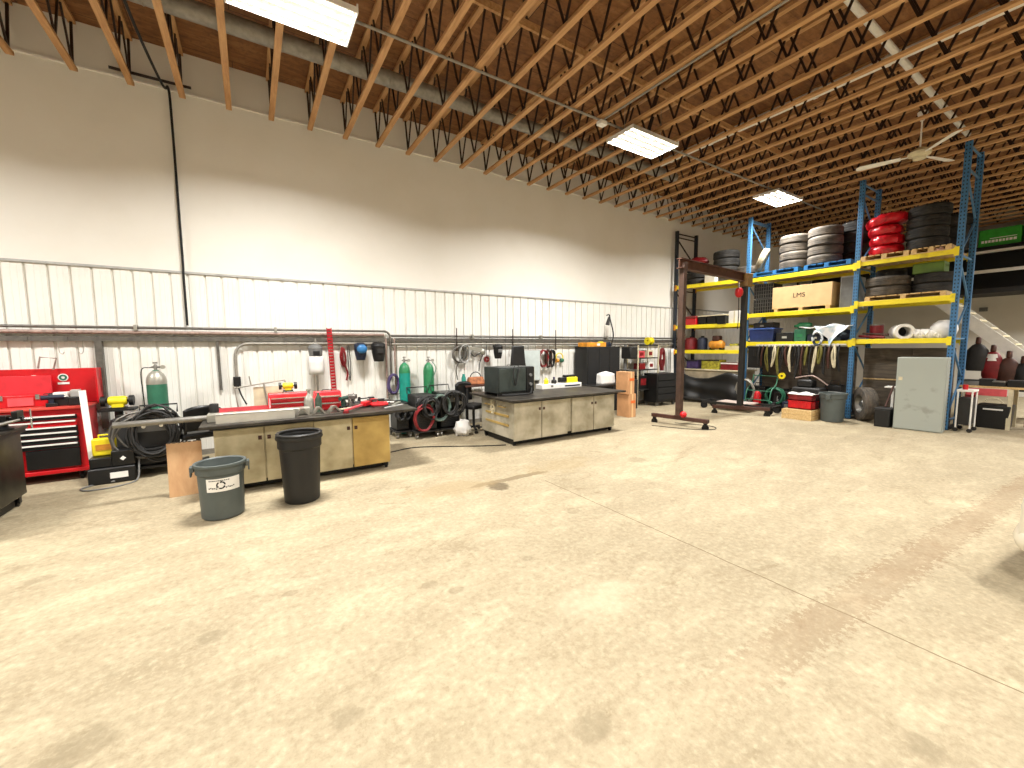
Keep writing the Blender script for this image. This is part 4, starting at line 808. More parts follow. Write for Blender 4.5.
# low platform dolly
t = thing('platform_dolly', 'low dark platform dolly on casters behind the gantry foot', 'dolly', (11.42, 6.1, 0), math.radians(4))
part('deck_frame', MB().box(-.30, .30, -.95, -.91, .16, .22).box(-.30, .30, .91, .95, .16, .22).box(-.30, -.25, -.95, .95, .16, .22).box(.25, .30, -.95, .95, .16, .22), M['dark'], t)
part('deck_board', MB().box(-.26, .26, -.4, .5, .20, .235), mat('#c4b3aa', .5, 0, .1), t, bevel=.004)
for x in (-.26, .26):
    for y in (-.86, .86): part('wheel', MB().cyl((x-.03, y, .09), (x+.03, y, .09), .09, n=20), M['rubber'], t)
part('draw_bar', MB().bar((-.05, .95, .2), (-.35, 1.7, .28), .04, .04), M['dark'], t)

# ============================================================ PALLET RACK
XF, XB = 12.27, 13.30
rk = thing('pallet_rack', 'tall three-bay pallet rack with blue uprights and yellow beams', 'pallet rack', (12.8, 5.4, 0))
def rpart(name, mb, m, par=None, **k):
    o = part(name, mb, m, par or rk, **k)
    if par is None: o.location = (-12.8, -5.4, 0)
    return o
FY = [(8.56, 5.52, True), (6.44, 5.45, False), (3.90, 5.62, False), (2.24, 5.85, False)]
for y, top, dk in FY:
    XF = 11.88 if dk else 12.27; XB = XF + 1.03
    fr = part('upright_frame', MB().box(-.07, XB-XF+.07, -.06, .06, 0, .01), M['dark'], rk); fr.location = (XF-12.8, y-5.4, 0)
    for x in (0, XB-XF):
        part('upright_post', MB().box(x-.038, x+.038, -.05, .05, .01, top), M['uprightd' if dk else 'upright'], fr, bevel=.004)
    b = MB(); z = .25; k = 0; w = XB-XF-.04
    b.bar((.03, 0, .18), (w, 0, .18), .03, .03); b.bar((.03, 0, top-.08), (w, 0, top-.08), .03, .03)
    while z+.9 < top:
        b.bar((.03, 0, z) if k % 2 == 0 else (w, 0, z), (w, 0, z+.75) if k % 2 == 0 else (.03, 0, z+.75), .03, .03)
        b.bar((.03, 0, z+.82), (w, 0, z+.82), .03, .03) if k % 2 else None
        z += .85; k += 1
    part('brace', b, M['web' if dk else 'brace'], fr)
XF, XB = 12.27, 13.30
BY = {'A': (6.49, 8.51), 'B': (3.95, 6.39), 'C': (2.29, 3.85)}
LV = {'A': (1.62, 2.42, 3.70), 'B': (1.85, 2.66, 3.66), 'C': (1.88, 2.76, 3.70)}
for k in 'ABC':
    ya, yb = BY[k]
    for z in LV[k]:
        for x in (XF-.02, XB+.02):
            sk = -.39 if k == 'A' else 0
            bm_ = rpart('beam', MB().bar((x, ya, z), (x+sk, yb, z), .05, .11), M['beamy'], bevel=.004)
            for q, dx in ((ya-.05, 0), (yb-.02, sk)): part('beam_connector', MB().box(x+dx-.045, x+dx-.02, q, q+.07, z-.10, z+.08), M['amber'] if k == 'A' else M['beamy'], bm_)
        b = MB()
        n = int((yb-ya)/.14)
        for i in range(n):
            s0 = (-.39*i/n) if k == 'A' else 0; b.box(XF+.02+s0, XB-.02+s0, ya+i*.14+.01, ya+i*.14+.12, z+.02, z+.04)
        rpart('shelf_deck', b, M['pine'] if z > 3 else M['galv'])
# tyres -------------------------------------------------------
def tire_mb(R, W, ri=.58):
    r = R*ri; h = W/2
    pr_ = [(r, -h*.75), (r*1.06, -h*.92), (r+(R-r)*.45, -h*1.04), (R*.93, -h*.94), (R*.985, -h*.74)]
    tr = []
    for a, c in ((-.74, -.45), (-.40, -.08), (-.03, .03), (.08, .40), (.45, .74)): tr += [(R*.998, h*a), (R*.998, h*c), (R*.972, h*c+.001)] if c < .7 else [(R*.972, h*a-.001), (R*.998, h*a)]
    pr_ += tr + [(R*.985, h*.74), (R*.93, h*.94), (r+(R-r)*.45, h*1.04), (r*1.06, h*.92), (r, h*.75), (r*1.03, h*.6), (R*.9, h*.7), (R*.92, 0), (R*.9, -h*.7), (r*1.03, -h*.6)]
    return MB().lathe(pr_, (0, 0, h), 40, 'z', True)
def tire_stack(x, y, z, R, W, n, desc, m='tire', group=None, seed=0):
    random.seed(seed); me = None
    for i in range(n):
        pos = 'only' if n == 1 else 'bottom' if i == 0 else 'top' if i == n-1 else ('second' if i == 1 else 'third') + ' from the bottom'
        lb = f'dusty black tire, {pos} in {desc}' if n > 1 else f'dusty black tire {desc}'
        if me is None: o = single('tire', lb, 'tire', tire_mb(R, W), M[m], group=group); me = o.data
        else:
            o = bpy.data.objects.new('tire', me); COL.objects.link(o); tag(o, lb, 'tire', group)
        o.location = (x+random.uniform(-.02, .02), y+random.uniform(-.02, .02), z+i*(W+.004)); o.rotation_euler = (0, 0, random.uniform(0, 6))
G = 'tires on the pallet rack'
ZT = 3.74
def pallet(label, x, y, z, w, l, m, n=7):
    t = thing('pallet', label, 'pallet', (x, y, z)); b = MB()
    for i in range(n): b.box(-w/2, w/2, -l/2+i*(l/n)+.008, -l/2+(i+1)*(l/n)-.02, .10, .12)
    part('top_boards', b, M[m], t)
    for s in (-1, 0, 1): part('stringer', MB().box(-w/2, w/2, s*(l/2-.05)-.045, s*(l/2-.05)+.045, .02, .10), M[m], t)
    b = MB()
    for i in range(3): b.box(-w/2+i*(w-.1)/2, -w/2+i*(w-.1)/2+.1, -l/2, l/2, 0, .02)
    part('bottom_boards', b, M[m], t)
    return t
# top level A
tire_stack(12.45, 8.12, ZT, .36, .22, 3, 'the stack under the dark red tarp', group=G, seed=1)
single('folded_tarp', 'dark red tarp bunched on the tire stack at the dark end of the rack', 'tarp', MB().ball((0, 0, 0), .3, 18, 1, 1.1, .5, .12), M['redd'], (12.42, 8.12, 4.51))
tire_stack(12.62, 7.32, ZT+.0, .37, .24, 4, 'the rack stack behind the small white box', group=G, seed=2)
t = thing('white_box', 'small white box lying before the tires at the dark end of the rack', 'box', (12.18, 7.52, ZT)); part('box_body', MB().box(-.09, .09, -.17, .17, 0, .26), M['whitep'], t, bevel=.01); part('box_lid', MB().box(-.095, .095, -.175, .175, .24, .27), M['lgrey'], t)
tire_stack(12.95, 6.82, ZT, .36, .22, 2, 'the low stack left of the first blue upright', 'tiregrey', G, 3)
# top level B
pallet('blue pallet on the top of the middle bay, nearest the first blue upright', 12.72, 5.72, ZT-.0, 1.0, 1.15, 'blue')
pallet('blue pallet on the top of the middle bay, nearest the second blue upright', 12.72, 4.52, ZT-.0, 1.0, 1.0, 'blue')
o = single('tire', 'tan-dusted tire leaning on edge beside the stacks on the middle bay', 'tire', tire_mb(.33, .17), mat('#978b72', .8, 0, .15, 6), (12.50, 6.10, ZT+.46), rot=(math.radians(-68), 0, math.radians(24)), group=G)
tire_stack(12.62, 5.42, ZT+.12, .35, .218, 4, 'the left pale stack on the middle bay', 'tiregrey', G, 4)
tire_stack(12.60, 4.70, ZT+.12, .37, .228, 4, 'the right pale stack on the middle bay', 'tiregrey', G, 5)
tire_stack(13.26, 4.30, ZT+.12, .34, .26, 4, 'the dark stack by the second upright', 'tire', G, 6)
# top level C
pallet('pale wooden pallet under the red wrapped tires in the right bay', 12.72, 3.42, ZT, 1.0, .85, 'pine')
pallet('pale wooden pallet under the dark tire stack at the top of the right bay', 12.72, 2.66, ZT, 1.0, .62, 'pine')
random.seed(9)
for i in range(4):
    z = ZT+.12+i*.222; r = .30 if i < 3 else .36
    w_ = MB().lathe([(0, 0), (r*.5, 0), (r*.8, .0), (r*.95, .02), (r, .05), (r*1.02, .09), (r*1.02, .13), (r*.98, .17), (r*.88, .205), (r*.7, .22), (r*.4, .21), (0, .215)], n=48)
    w_.v = [(x*(1+random.uniform(-.045, .045)), y*(1+random.uniform(-.045, .045)), z_+random.uniform(-.012, .012)) if x*x+y*y > .02 else (x, y, z_) for x, y, z_ in w_.v]
    single('wrapped_tire', 'tire wrapped in glossy red plastic, ' + ['bottom', 'second from the bottom', 'third from the bottom', 'top and tilted'][i] + ' of the red stack', 'wrapped tire', w_, M['redwrap'], (12.55+random.uniform(-.02, .02), 3.48+random.uniform(-.03, .03), z), rot=(math.radians(9) if i == 3 else 0, 0, i), group='red wrapped tires')
tire_stack(12.62, 2.82, ZT+.12, .345, .228, 4, 'the dark stack above the right bay', 'tire', G, 7)
tire_stack(13.28, 2.60, ZT+.12, .33, .25, 3, 'the shadowed stack behind the last upright', 'tire', G, 8)
single('twine_bundle', 'white and red twine bundle on the top shelf beside the last blue upright', 'twine', MB().tube(coil((0, 0, .04), .08, 6, .25, 'xy', depth=.06), .012, 6), mat('#d9b8ae', .7, 0, .3, 30), (12.33, 2.55, ZT))
# level 2 (between mid and top)
t = thing('wooden_crate', 'large tan boxed crate with a dark printed mark on the middle bay', 'crate', (12.55, 5.08, 2.70+.10))
part('crate_body', MB().box(-.28, .45, -.70, .68, .0, .58), M['crate'], t, bevel=.006)
fc = bpy.data.curves.new('printed_mark', 'FONT'); fc.body = 'LMS'; fc.size = .17; fc.extrude = .001; fc.align_x = 'CENTER'; fc.materials.append(M['dark'])
fo = bpy.data.objects.new('text_source', fc); me_ = bpy.data.meshes.new_from_object(fo); bpy.data.objects.remove(fo); me_.materials.clear(); me_.materials.append(M['dark']); fo = bpy.data.objects.new('printed_mark', me_); COL.objects.link(fo); fo.parent = t; fo.location = (-.2825, .03, .27); fo.rotation_euler = (PI/2, 0, -PI/2)
pallet('pale wooden pallet under the tan crate on the middle bay', 12.72, 5.05, 2.70, .95, 1.3, 'pine')
for i in range(2):
    t = thing('wire_basket', ['dark wire basket left of the tan crate, lower one', 'dark wire basket left of the tan crate, upper one'][i], 'basket', (12.6, 6.05, 2.70+.44*i)); b = MB()
    for k in range(9): b.box(-.25, -.235, -.26+k*.0625, -.25+k*.0625, 0, .42)
    for k in range(5): b.box(-.25, -.235, -.26, .26, k*.1, k*.1+.012)
    part('wire_mesh', b, M['galv'] if False else M['pipe'], t); part('basket_box', MB().box(-.22, .3, -.25, .25, 0, .40), M['black'], t)
t = thing('grey_cabinet', 'dull grey panelled box right of the tan crate on the middle bay', 'cabinet', (12.7, 4.12, 2.70)); part('cabinet_body', MB().box(-.3, .4, -.14, .14, 0, .78), M['lgrey'], t, bevel=.005); part('door', MB().box(-.31, -.30, -.12, .12, .03, .75), M['grey'], t)
tire_stack(12.65, 3.42, 2.80+.12, .40, .22, 2, 'the wide pair on the right bay', 'tiregrey', G, 10)
tire_stack(12.95, 3.46, 2.80+.57, .28, .2, 1, 'lying on the wide pair in the right bay', 'tire', G, 11)
tire_stack(12.75, 2.68, 2.80+.12, .34, .21, 2, 'the low pair beside the last blue upright', 'tire', G, 12)
pallet('pale wooden pallet under the tires on the middle shelf of the right bay', 12.72, 3.05, 2.80, .95, 1.35, 'pine')
single('green_case', 'dull green long box above the low pair of tires in the right bay', 'box', MB().box(-.2, .2, -.28, .22, 0, .22), mat('#5f7c2e', .6, 0, .12), (12.75, 2.78, 3.36), bevel=.01)
# bay A shelves
Z = 2.46
t = thing('red_toolbox', 'bright red toolbox at the left of the upper shelf in the dark-ended bay', 'toolbox', (12.15, 8.10, Z)); part('box_body', MB().box(-.14, .16, -.22, .22, 0, .22), M['red'], t, bevel=.02); part('box_lid', MB().box(-.145, .165, -.225, .225, .22, .30), M['redd'], t, bevel=.015); part('handle', MB().tube([(0, -.06, .3), (0, -.05, .34), (0, .05, .34), (0, .06, .3)], .01, 6), M['black'], t)
for k in range(3):
    t = thing('parts_bin', ['black storage bin right next to the bright red toolbox', 'black storage bin in the middle of the upper shelf row', 'black storage bin next to the white carton'][k], 'storage bin', (12.28, 7.72-.31*k, Z), 0, 'black bins in the dark-ended bay')
    part('bin_body', MB().taper(0, 0, 0, .26, .40, .26, .44, .29), M['rubber'], t, bevel=.01); part('lid', MB().box(-.23, .23, -.15, .15, .26, .29), M['cream'], t, bevel=.005)
t = thing('carton', 'white carton at the right end of the upper shelf in the dark-ended bay', 'box', (12.38, 6.78, Z)); part('box_body', MB().box(-.15, .2, -.17, .17, 0, .38), M['whitep'], t, bevel=.006); part('tape', MB().box(-.152, .2, -.02, .02, .0, .383), M['cream'], t)
Z = 1.66
random.seed(2)
for y, r, sz, m, lb in ((8.15, .19, 1.3, 'redd', 'dark red canister on the lower shelf beside the gantry post'), (7.75, .15, 1.3, 'navy', 'dark blue round container right of the dark red canister'),):
    t = thing('canister', lb, 'canister', (12.2, y, Z)); part('canister_body', MB().lathe([(0, 0), (r, 0), (r, .34), (r*.8, .40), (.05, .42), (0, .42)], n=22), M[m], t); part('lid', MB().cyl((0, 0, .42), (0, 0, .46), .05, n=14), M['black'], t)
t = thing('air_compressor', 'yellow-brown rounded machine in the middle of the lower shelf', 'machine', (12.25, 7.30, Z)); part('tank', MB().lathe([(0, -.24), (.10, -.22), (.14, -.15), (.14, .15), (.10, .22), (0, .24)], (0, 0, .18), 20, 'y'), M['amber'], t); part('motor', MB().box(-.1, .1, -.12, .12, .28, .46), M['brown'], t, bevel=.04); part('foot', MB().box(-.12, .12, -.18, -.14, 0, .08).box(-.12, .12, .14, .18, 0, .08), M['black'], t)
t = thing('rope_box', 'low box of yellow-green rope at the right of the lower shelf', 'box', (12.36, 6.82, Z)); part('box_body', MB().box(-.12, .15, -.22, .22, 0, .14), M['cream'], t); part('rope', MB().tube(coil((0, 0, .15), .10, 6, .2, 'xy', depth=.08), .018, 6), mat('#b5b03a', .7, 0, .3, 30), t)
single('white_can', 'white can standing behind the rope box on the lower shelf', 'can', MB().lathe([(0, 0), (.07, 0), (.07, .30), (.05, .33), (0, .33)], n=16), M['whitep'], (12.62, 6.68, Z))
# covered machine under bay A with its light top
t = thing('covered_bench', 'waist-high bench under a sagging black tarp at the rack foot', 'covered bench', (12.42, 7.40, 0))
part('bench_body', MB().box(-.30, .55, -.92, .90, .12, 1.03), M['canvas'], t, bevel=.01); part('bench_top', MB().box(-.36, .6, -.96, .94, 1.03, 1.07), M['cream'], t, bevel=.005)
for x in (-.25, .5):
    for y in (-.85, .85): part('leg', MB().box(x-.03, x+.03, y-.03, y+.03, 0, .12), M['dark'], t)
def tf(u, v):
    y = -1.0+2.0*u; pk = [.93, .99, 1.0, .93, .86, .80, .78, .78, .82, .90, .97]; q = min(9.999, u*10); top = pk[int(q)]*(1-q % 1)+pk[int(q)+1]*(q % 1)
    z = top*(1-v)+.06*v
    return (-.42-.05*math.sin(u*9)-.10*v*(1+.4*math.sin(u*17))-.02*math.sin(v*12+u*5), y, z)
single('black_tarp', 'sagging black tarp draped over the front of the covered bench', 'tarp', MB().grid(tf, 40, 16), M['tarp'], (12.42, 7.40, 0), solid=.008)
for y, w, h, m, lb in ((8.05, .2, .28, 'purple', 'dark purple box on the bench top beside the gantry post'), (7.42, .3, .30, 'yellow', 'yellow-green crate in the middle of the bench top'), (6.82, .26, .22, 'redd', 'dark red box at the right of the bench top')):
    t = thing('storage_box', lb, 'box', (12.3, y, 1.07)); part('box_body', MB().box(-.18, .2, -w, w, 0, h), M[m] if m != 'yellow' else mat('#a8a02e', .6, 0, .3, 12), t, bevel=.01); part('box_rim', MB().box(-.19, -.18, -w, w, h-.04, h), M['whitep'] if m == 'redd' else M['dark'], t)
# bay B lower shelf z 1.90
Z = 1.89
t = thing('storage_tote', 'dark blue plastic tote on the lower shelf right of the first blue upright', 'tote', (12.50, 6.02, Z)); part('tote_body', MB().taper(0, 0, 0, .36, .42, .60, .48, .68), M['tote'], t, bevel=.02); part('lid', MB().box(-.26, .26, -.36, .36, .36, .40), mat('#3a5aa0', .4, 0, .05), t, bevel=.008)
t = thing('black_case', 'flat black case on top of the dark blue tote', 'case', (12.5, 6.02, Z+.40)); part('case_body', MB().box(-.2, .2, -.30, .24, 0, .16), M['black'], t, bevel=.02); part('latch', MB().box(-.205, -.2, -.05, .05, .05, .09), M['steel'], t)
for y, w, h, m, lb, m2 in ((5.42, .22, .26, 'black', 'black case with silver badge right of the blue tote', 'lgrey'), (5.05, .14, .34, 'dgreen', 'dark green box behind the black case on the lower shelf', 'green'), (4.72, .16, .2, 'navy', 'navy box between the green box and the draped cloth', 'whitep')):
    t = thing('storage_box', lb, 'box', (12.5, y, Z)); part('box_body', MB().box(-.2, .25, -w, w, 0, h), M[m], t, bevel=.015); part('badge', MB().box(-.205, -.2, -.06, .06, h*.4, h*.62), M[m2], t)
single('green_jug', 'bright green bottle lying on top of the dark green box', 'bottle', MB().lathe([(0, -.2), (.07, -.18), (.09, -.1), (.09, .1), (.03, .18), (.03, .22), (0, .22)], n=16, ax='y'), M['green'], (12.5, 5.05, Z+.43))
single('white_sheet', 'white flattened sheet lying on boxes left of the draped cloth', 'sheet', MB().grid(lambda u, v: (-.2+.4*v, -.28+.56*u, .02*math.sin(u*8+v*4)), 12, 6), M['whitep'], (12.45, 4.78, Z+.37), solid=.015)
def df(u, v):
    y = .38-.76*u
    if v < .4: return (-.05+.35*(1-v/.4), y*(1+.2*v), .30-.04*math.sin(u*9))
    w = (v-.4)/.6; sp = 1-.75*w*abs(2*u-1.1)
    return (-.09-.05*math.sin(u*7+w*3), y*(1-.7*w)+.05*w, .30-.56*w*sp-.02*math.sin(u*11))
single('draped_cloth', 'pale blue and white cloth draped over the shelf edge at the second blue upright', 'cloth', MB().grid(df, 24, 18), mat('#aec4d2', .7, 0, .12, 3, 0, '#e6e8ea', thr=(.45, .55)), (12.28, 4.30, Z+.10), solid=.01)
single('striped_bag', 'dark blue striped bag lying beneath the draped cloth', 'bag', MB().ball((0, 0, .17), .22, 18, .9, 1.5, .75, .08), mat('#202c42', .6, 0, .2, 6, 0, '#7f93ae', thr=(.38, .48)), (12.55, 4.28, Z-.01))
single('striped_scarf', 'small black and white looped strap left of the draped cloth', 'strap', MB().tube(coil((0, 0, 0), .10, 2.3, .1, 'yz', .18, depth=.05), .025, 8), mat('#20303c', .6, 0, .2, 9, 0, '#d8e0e4', thr=(.45, .5)), (12.17, 4.60, Z+.10))
# bay C shelf z 1.93
Z = 1.92
for y, ry, m, lb in ((3.1, 'x', 'whitep', 'white rolled tube with a dark open end on the right bay shelf'),):
    t = thing('duct_roll', lb, 'roll', (12.35, 3.02, Z+.17), math.radians(25)); part('roll_body', MB().lathe([(.11, -.12), (.17, -.12), (.17, .45), (.11, .45)], n=24, ax='x', closed=True), M['whitep'], t); part('inner_core', MB().cyl((.3, 0, 0), (.32, 0, 0), .12, n=20), M['black'], t)
b = MB().tube([(0, -.45*k/18, .10+.02*math.sin(k)) for k in range(19)], [.10+.018*(k % 2) for k in range(19)], 12)
single('flexible_duct', 'white ribbed flexible duct lying right of the rolled tube', 'duct', b, M['whitep'], (12.4, 2.86, Z))
single('white_bag', 'grey-white stuffed sack at the right end of the right bay shelf', 'sack', MB().ball((0, 0, .2), .22, 16, 1, 1, .95, .08), M['bag'], (12.5, 2.42, Z-.01))
for y, z, r, m, lb in ((3.62, .05, .03, 'redd', 'dark red bar lying at the left of the right bay shelf'), (3.55, .11, .025, 'brown', 'brown rod lying over the dark red bar')):
    single('metal_rod', lb, 'rod', MB().cyl((0, -.28, 0), (.1, .22, .04), r, n=8), M[m], (12.35, y, Z+z))
t = thing('paint_tin', 'dark red tin standing behind the dark red bar in the right bay', 'tin', (12.75, 3.6, Z)); part('tin_body', MB().cyl((0, 0, 0), (0, 0, .34), .13, n=20), M['redd'], t); part('lid', MB().cyl((0, 0, .34), (0, 0, .37), .135, n=20), M['steel'], t)
# below bay B : hanging straps, chains, hand carts
random.seed(21)
M['olive'] = mat('#6f6a2c', .7, 0, .2)
cols = [('dark', 'dark'), ('brown', 'brown'), ('olive', 'olive'), ('black', 'black'), ('cream', 'cream'), ('olive', 'olive-yellow'), ('dark', 'charcoal'), ('brown', 'maroon'), ('cream', 'pale'), ('black', 'black')]
for k in range(20):
    y = 5.98-k*.098; m, cn = cols[k % 10]; L = random.uniform(.45, 1.0)
    pts = spline([(0, 0, 0), (-.04, random.uniform(-.04, .04), -L*.4), (-.02, random.uniform(-.06, .06), -L), (.0, .05, -L*.5), (.03, .02, -.03)], 5)
    single('ratchet_strap', f'{cn} strap loop, {ordn(k+1)} along the middle bay beam counted from the blue tote', 'strap', MB().tube(pts, random.uniform(.014, .026), 6), M[m], (12.17, y, 1.80), group='straps hung from the lower beam of the middle bay')
b = MB()
for k in range(22): b.box(12.185, 12.20, 6.0-k*.088, 6.03-k*.088, 1.78, 1.84)
single('hook_rail', 'row of small pale hooks along the lower beam of the middle bay', 'hook rail', b.box(12.19, 12.215, 4.0, 6.1, 1.80, 1.83), M['whitep'])
single('dark_panel', 'black square panel hanging under the shelf beside the first blue upright', 'panel', MB().box(-.02, .02, -.26, .26, -.62, 0).box(-.05, -.03, -.1, .1, -.3, -.1), M['black'], (12.3, 6.10, 1.78), bevel=.01)
single('white_backboard', 'weathered board standing behind the hanging straps in the middle bay', 'board', MB().box(-.015, .015, -1.0, 1.25, 0, 1.2), M['oldply'], (12.95, 5.0, .56))
single('support_crate', 'dark crate carrying the weathered board behind the hanging straps', 'crate', MB().box(-.2, .2, -1.0, 1.2, 0, .55), M['dark'], (12.95, 5.0, 0), bevel=.02)
t = thing('hand_cart', 'dark green tubular hand cart at the foot of the first blue upright', 'hand cart', (12.0, 5.80, 0))
for sy in (-.32, .32):
    part('side_tube', MB().tube(spline([(-.25, sy, .08), (-.15, sy, .55), (.1, sy, .72), (.2, sy, .98)], 5), .016, 8), M['dgreen'], t)
for z, x in ((.3, -.2), (.55, -.15), (.95, .19)): part('cross_tube', MB().cyl((x, -.32, z), (x, .32, z), .013, n=8), M['dgreen'], t)
for sy in (-.34, .34): part('wheel', MB().lathe([(.05, -.03), (.10, -.04), (.13, -.02), (.13, .02), (.10, .04), (.05, .03)], (0, sy, .13), 20, 'y', True), M['rubber'], t)
part('axle', MB().cyl((0, -.35, .13), (0, .35, .13), .012, n=8), M['steel'], t)
t = thing('fire_extinguisher', 'small red tank standing inside the green hand cart', 'tank', (12.02, 5.92, 0)); part('tank', MB().lathe([(0, 0), (.10, 0), (.10, .42), (.06, .50), (.03, .52), (0, .52)], n=18), M['red'], t); part('valve', MB().box(-.03, .05, -.02, .02, .52, .57), M['black'], t)
for k, (x, y, rr, z, m, lb) in enumerate(((11.95, 6.22, .24, .5, 'pipeL', 'grey hose coil leaning on the first blue upright'), (12.1, 5.5, .22, .42, 'dgreen', 'dark green hose coil behind the green hand cart'), (12.2, 5.2, .2, .35, 'black', 'black hose coil left of the red crates'))):
    random.seed(k); single('hose_coil', lb, 'hose', MB().tube(coil((0, 0, 0), rr, 5, .1, 'yz', rr*1.4 if k == 0 else rr, depth=.08), .018, 6), M[m], (x, y, z))
single('yellow_disc', 'yellow oval disc hanging among the straps of the middle bay', 'disc', MB().lathe([(.03, -.012), (.085, -.012), (.085, .012), (.03, .012)], n=22, ax='x', closed=True), M['yellow'], (12.05, 5.32, .98))
t = thing('push_cart', 'small machine with a long pale handle behind the red crates', 'machine', (12.1, 4.72, 0)); part('machine_body', MB().box(-.2, .25, -.35, .3, .1, .72), M['dark'], t, bevel=.04); part('handle', MB().tube(spline([(-.1, .25, .95), (-.1, -.05, 1.02), (-.1, -.2, 1.0), (-.05, -.45, .80)], 5), .018, 8), M['pinkp'], t); part('engine', MB().box(-.15, .15, -.15, .2, .72, .92), M['black'], t, bevel=.04)
for sy in (-.3, .25): part('wheel', MB().cyl((-.1, sy-.03, .11), (-.1, sy+.03, .11), .11, n=18), M['rubber'], t)
def crate(label, loc, m, w=.5, d=.38, h=.16):
    t = thing('plastic_crate', label, 'crate', loc); part('crate_body', MB().box(-d/2, d/2, -w/2, w/2, 0, .02).box(-d/2, -d/2+.012, -w/2, w/2, 0, h).box(d/2-.012, d/2, -w/2, w/2, 0, h).box(-d/2, d/2, -w/2, -w/2+.012, 0, h).box(-d/2, d/2, w/2-.012, w/2, 0, h), M[m], t); b = MB()
    for k in range(6): b.box(-d/2-.006, -d/2, -w/2+.03+k*(w-.1)/5, -w/2+.06+k*(w-.1)/5, .02, h-.03)
    part('crate_ribs', b.box(-d/2-.012, d/2+.006, -w/2-.006, w/2+.006, h-.02, h), M[m], t)
for k, (x, y, w, h, m, lb) in enumerate(((12.45, 5.42, .2, .5, 'dark', 'dark grey machine box on the floor behind the yellow disc'), (12.5, 6.1, .22, .62, 'black', 'black tall box on the floor behind the first blue upright'), (12.45, 4.25, .18, .8, 'blackm', 'black upright machine behind the grey trash can'), (12.1, 5.12, .12, .3, 'navy', 'navy small box on the floor left of the wooden trays'))):
    t = thing('machine_box', lb, 'box', (x, y, 0)); part('box_body', MB().box(-.16, .18, -w, w, 0, h), M[m], t, bevel=.02); part('handle', MB().tube([(0, -w*.6, h), (0, -w*.5, h+.1), (0, w*.5, h+.1), (0, w*.6, h)], .012, 6), M['dark'], t); part('face_plate', MB().box(-.168, -.158, -w*.6, w*.5, h*.5, h*.8), M['grey' if k % 2 else 'lgrey'], t)
crate('red plastic crate, lower of the two on the pale wooden blocks', (11.50, 4.56, .24), 'red', .52, .4, .2)
crate('dark red plastic crate, upper of the two beside the grey trash can', (11.50, 4.56, .445), 'redd', .52, .4, .13)
single('white_cloth', 'white cloth lying over the upper red crate', 'cloth', MB().grid(lambda u, v: (-.22+.4*v, -.27+.54*u, .03*math.sin(u*9)*math.sin(v*5)-.10*max(0, .15-v)), 14, 8), M['bag'], (11.50, 4.56, .61), solid=.012)
for k in range(2):
    t = thing('wooden_tray', ['pale pine slatted tray on the floor, lower of two under the red crates', 'pale pine slatted tray, upper of two under the red crates'][k], 'tray', (11.42, 4.55, .12*k)); b = MB()
    for i in range(5): b.box(-.3+i*.125, -.2+i*.125, -.31, .31, .09, .115)
    part('slats', b, M['pine'], t); part('side_board', MB().box(-.31, -.285, -.32, .32, 0, .115).box(.31, .335, -.32, .32, 0, .115), M['pine'], t); part('end_board', MB().box(-.29, .31, -.32, -.295, 0, .09).box(-.29, .31, .295, .32, 0, .09), M['pine'], t)
# below bay C
single('weathered_panel', 'tall weathered brown panel behind the floor tire under the right bay', 'panel', MB().box(-.03, .03, -.44, .44, 0, 1.72), M['oldply'], (12.98, 3.42, 0), bevel=.004)
single('weathered_panel', 'tall weathered brown panel behind the grey cabinet under the right bay', 'panel', MB().box(-.03, .03, -.34, .34, 0, 1.72), M['oldply'], (12.92, 2.62, 0), bevel=.004)
single('pale_batten', 'thin pale batten fixed across the weathered panel behind the floor tire', 'batten', MB().box(-.02, .01, -.42, .42, 0, .03), M['pine'], (12.93, 3.42, .95))
t = thing('tire', 'grey-brown tire standing upright on the floor right of the trash can', 'tire', (12.25, 3.58, 0), math.radians(38))
q = part('tire_body', tire_mb(.40, .26, .52), M['tiregrey'], t); q.rotation_euler = (math.radians(90), 0, 0); q.location = (0, .13, .40)
q = part('wheel_rim', MB().lathe([(0, .05), (.07, .05), (.09, .10), (.17, .11), (.205, .02), (.215, .02), (.205, .26), (.19, .26), (.19, .13), (0, .10)], n=28), M['steel'], t); q.rotation_euler = (math.radians(90), 0, 0); q.location = (0, .13, .40)
t = thing('plastic_bin', 'small black box on the floor left of the grey cabinet', 'box', (11.75, 3.08, 0)); part('box_body', MB().box(-.16, .2, -.13, .13, 0, .38), M['black'], t, bevel=.015); part('lid', MB().box(-.17, .21, -.14, .14, .38, .41), M['dark'], t, bevel=.008)
single('white_tray', 'small white tray lying high on a stand left of the grey cabinet', 'tray', MB().box(-.12, .12, -.12, .12, 0, .03).box(-.02, .02, -.02, .02, -.80, 0).box(-.12, .12, -.1, .1, -.83, -.8), M['whitep'], (12.2, 3.08, .83))
single('leaning_rod', 'reddish brown rod leaning over the small black box', 'rod', MB().cyl((0, 0, 0), (.25, -.05, .45), .02, n=8), M['brown'], (11.85, 3.1, .42))
t = thing('steel_cabinet', 'plain light grey steel cabinet with scratched front before the right bay', 'cabinet', (11.66, 2.53, 0), math.radians(6))
gc = mat('#9da39c', .45, .1, .05, 3, 0, '#8b8f86', thr=(.3, .4))
part('cabinet_body', MB().box(0, .50, -.37, .37, .0, 1.53), gc, t, bevel=.006); part('door', MB().box(-.018, 0, -.36, .36, .02, 1.52), gc, t, bevel=.005); part('latch', MB().box(-.03, -.018, .27, .33, 1.05, 1.12), M['cream'], t)
t = thing('wire_cart', 'narrow white tubular cart standing right of the grey cabinet', 'cart', (12.45, 1.98, 0))
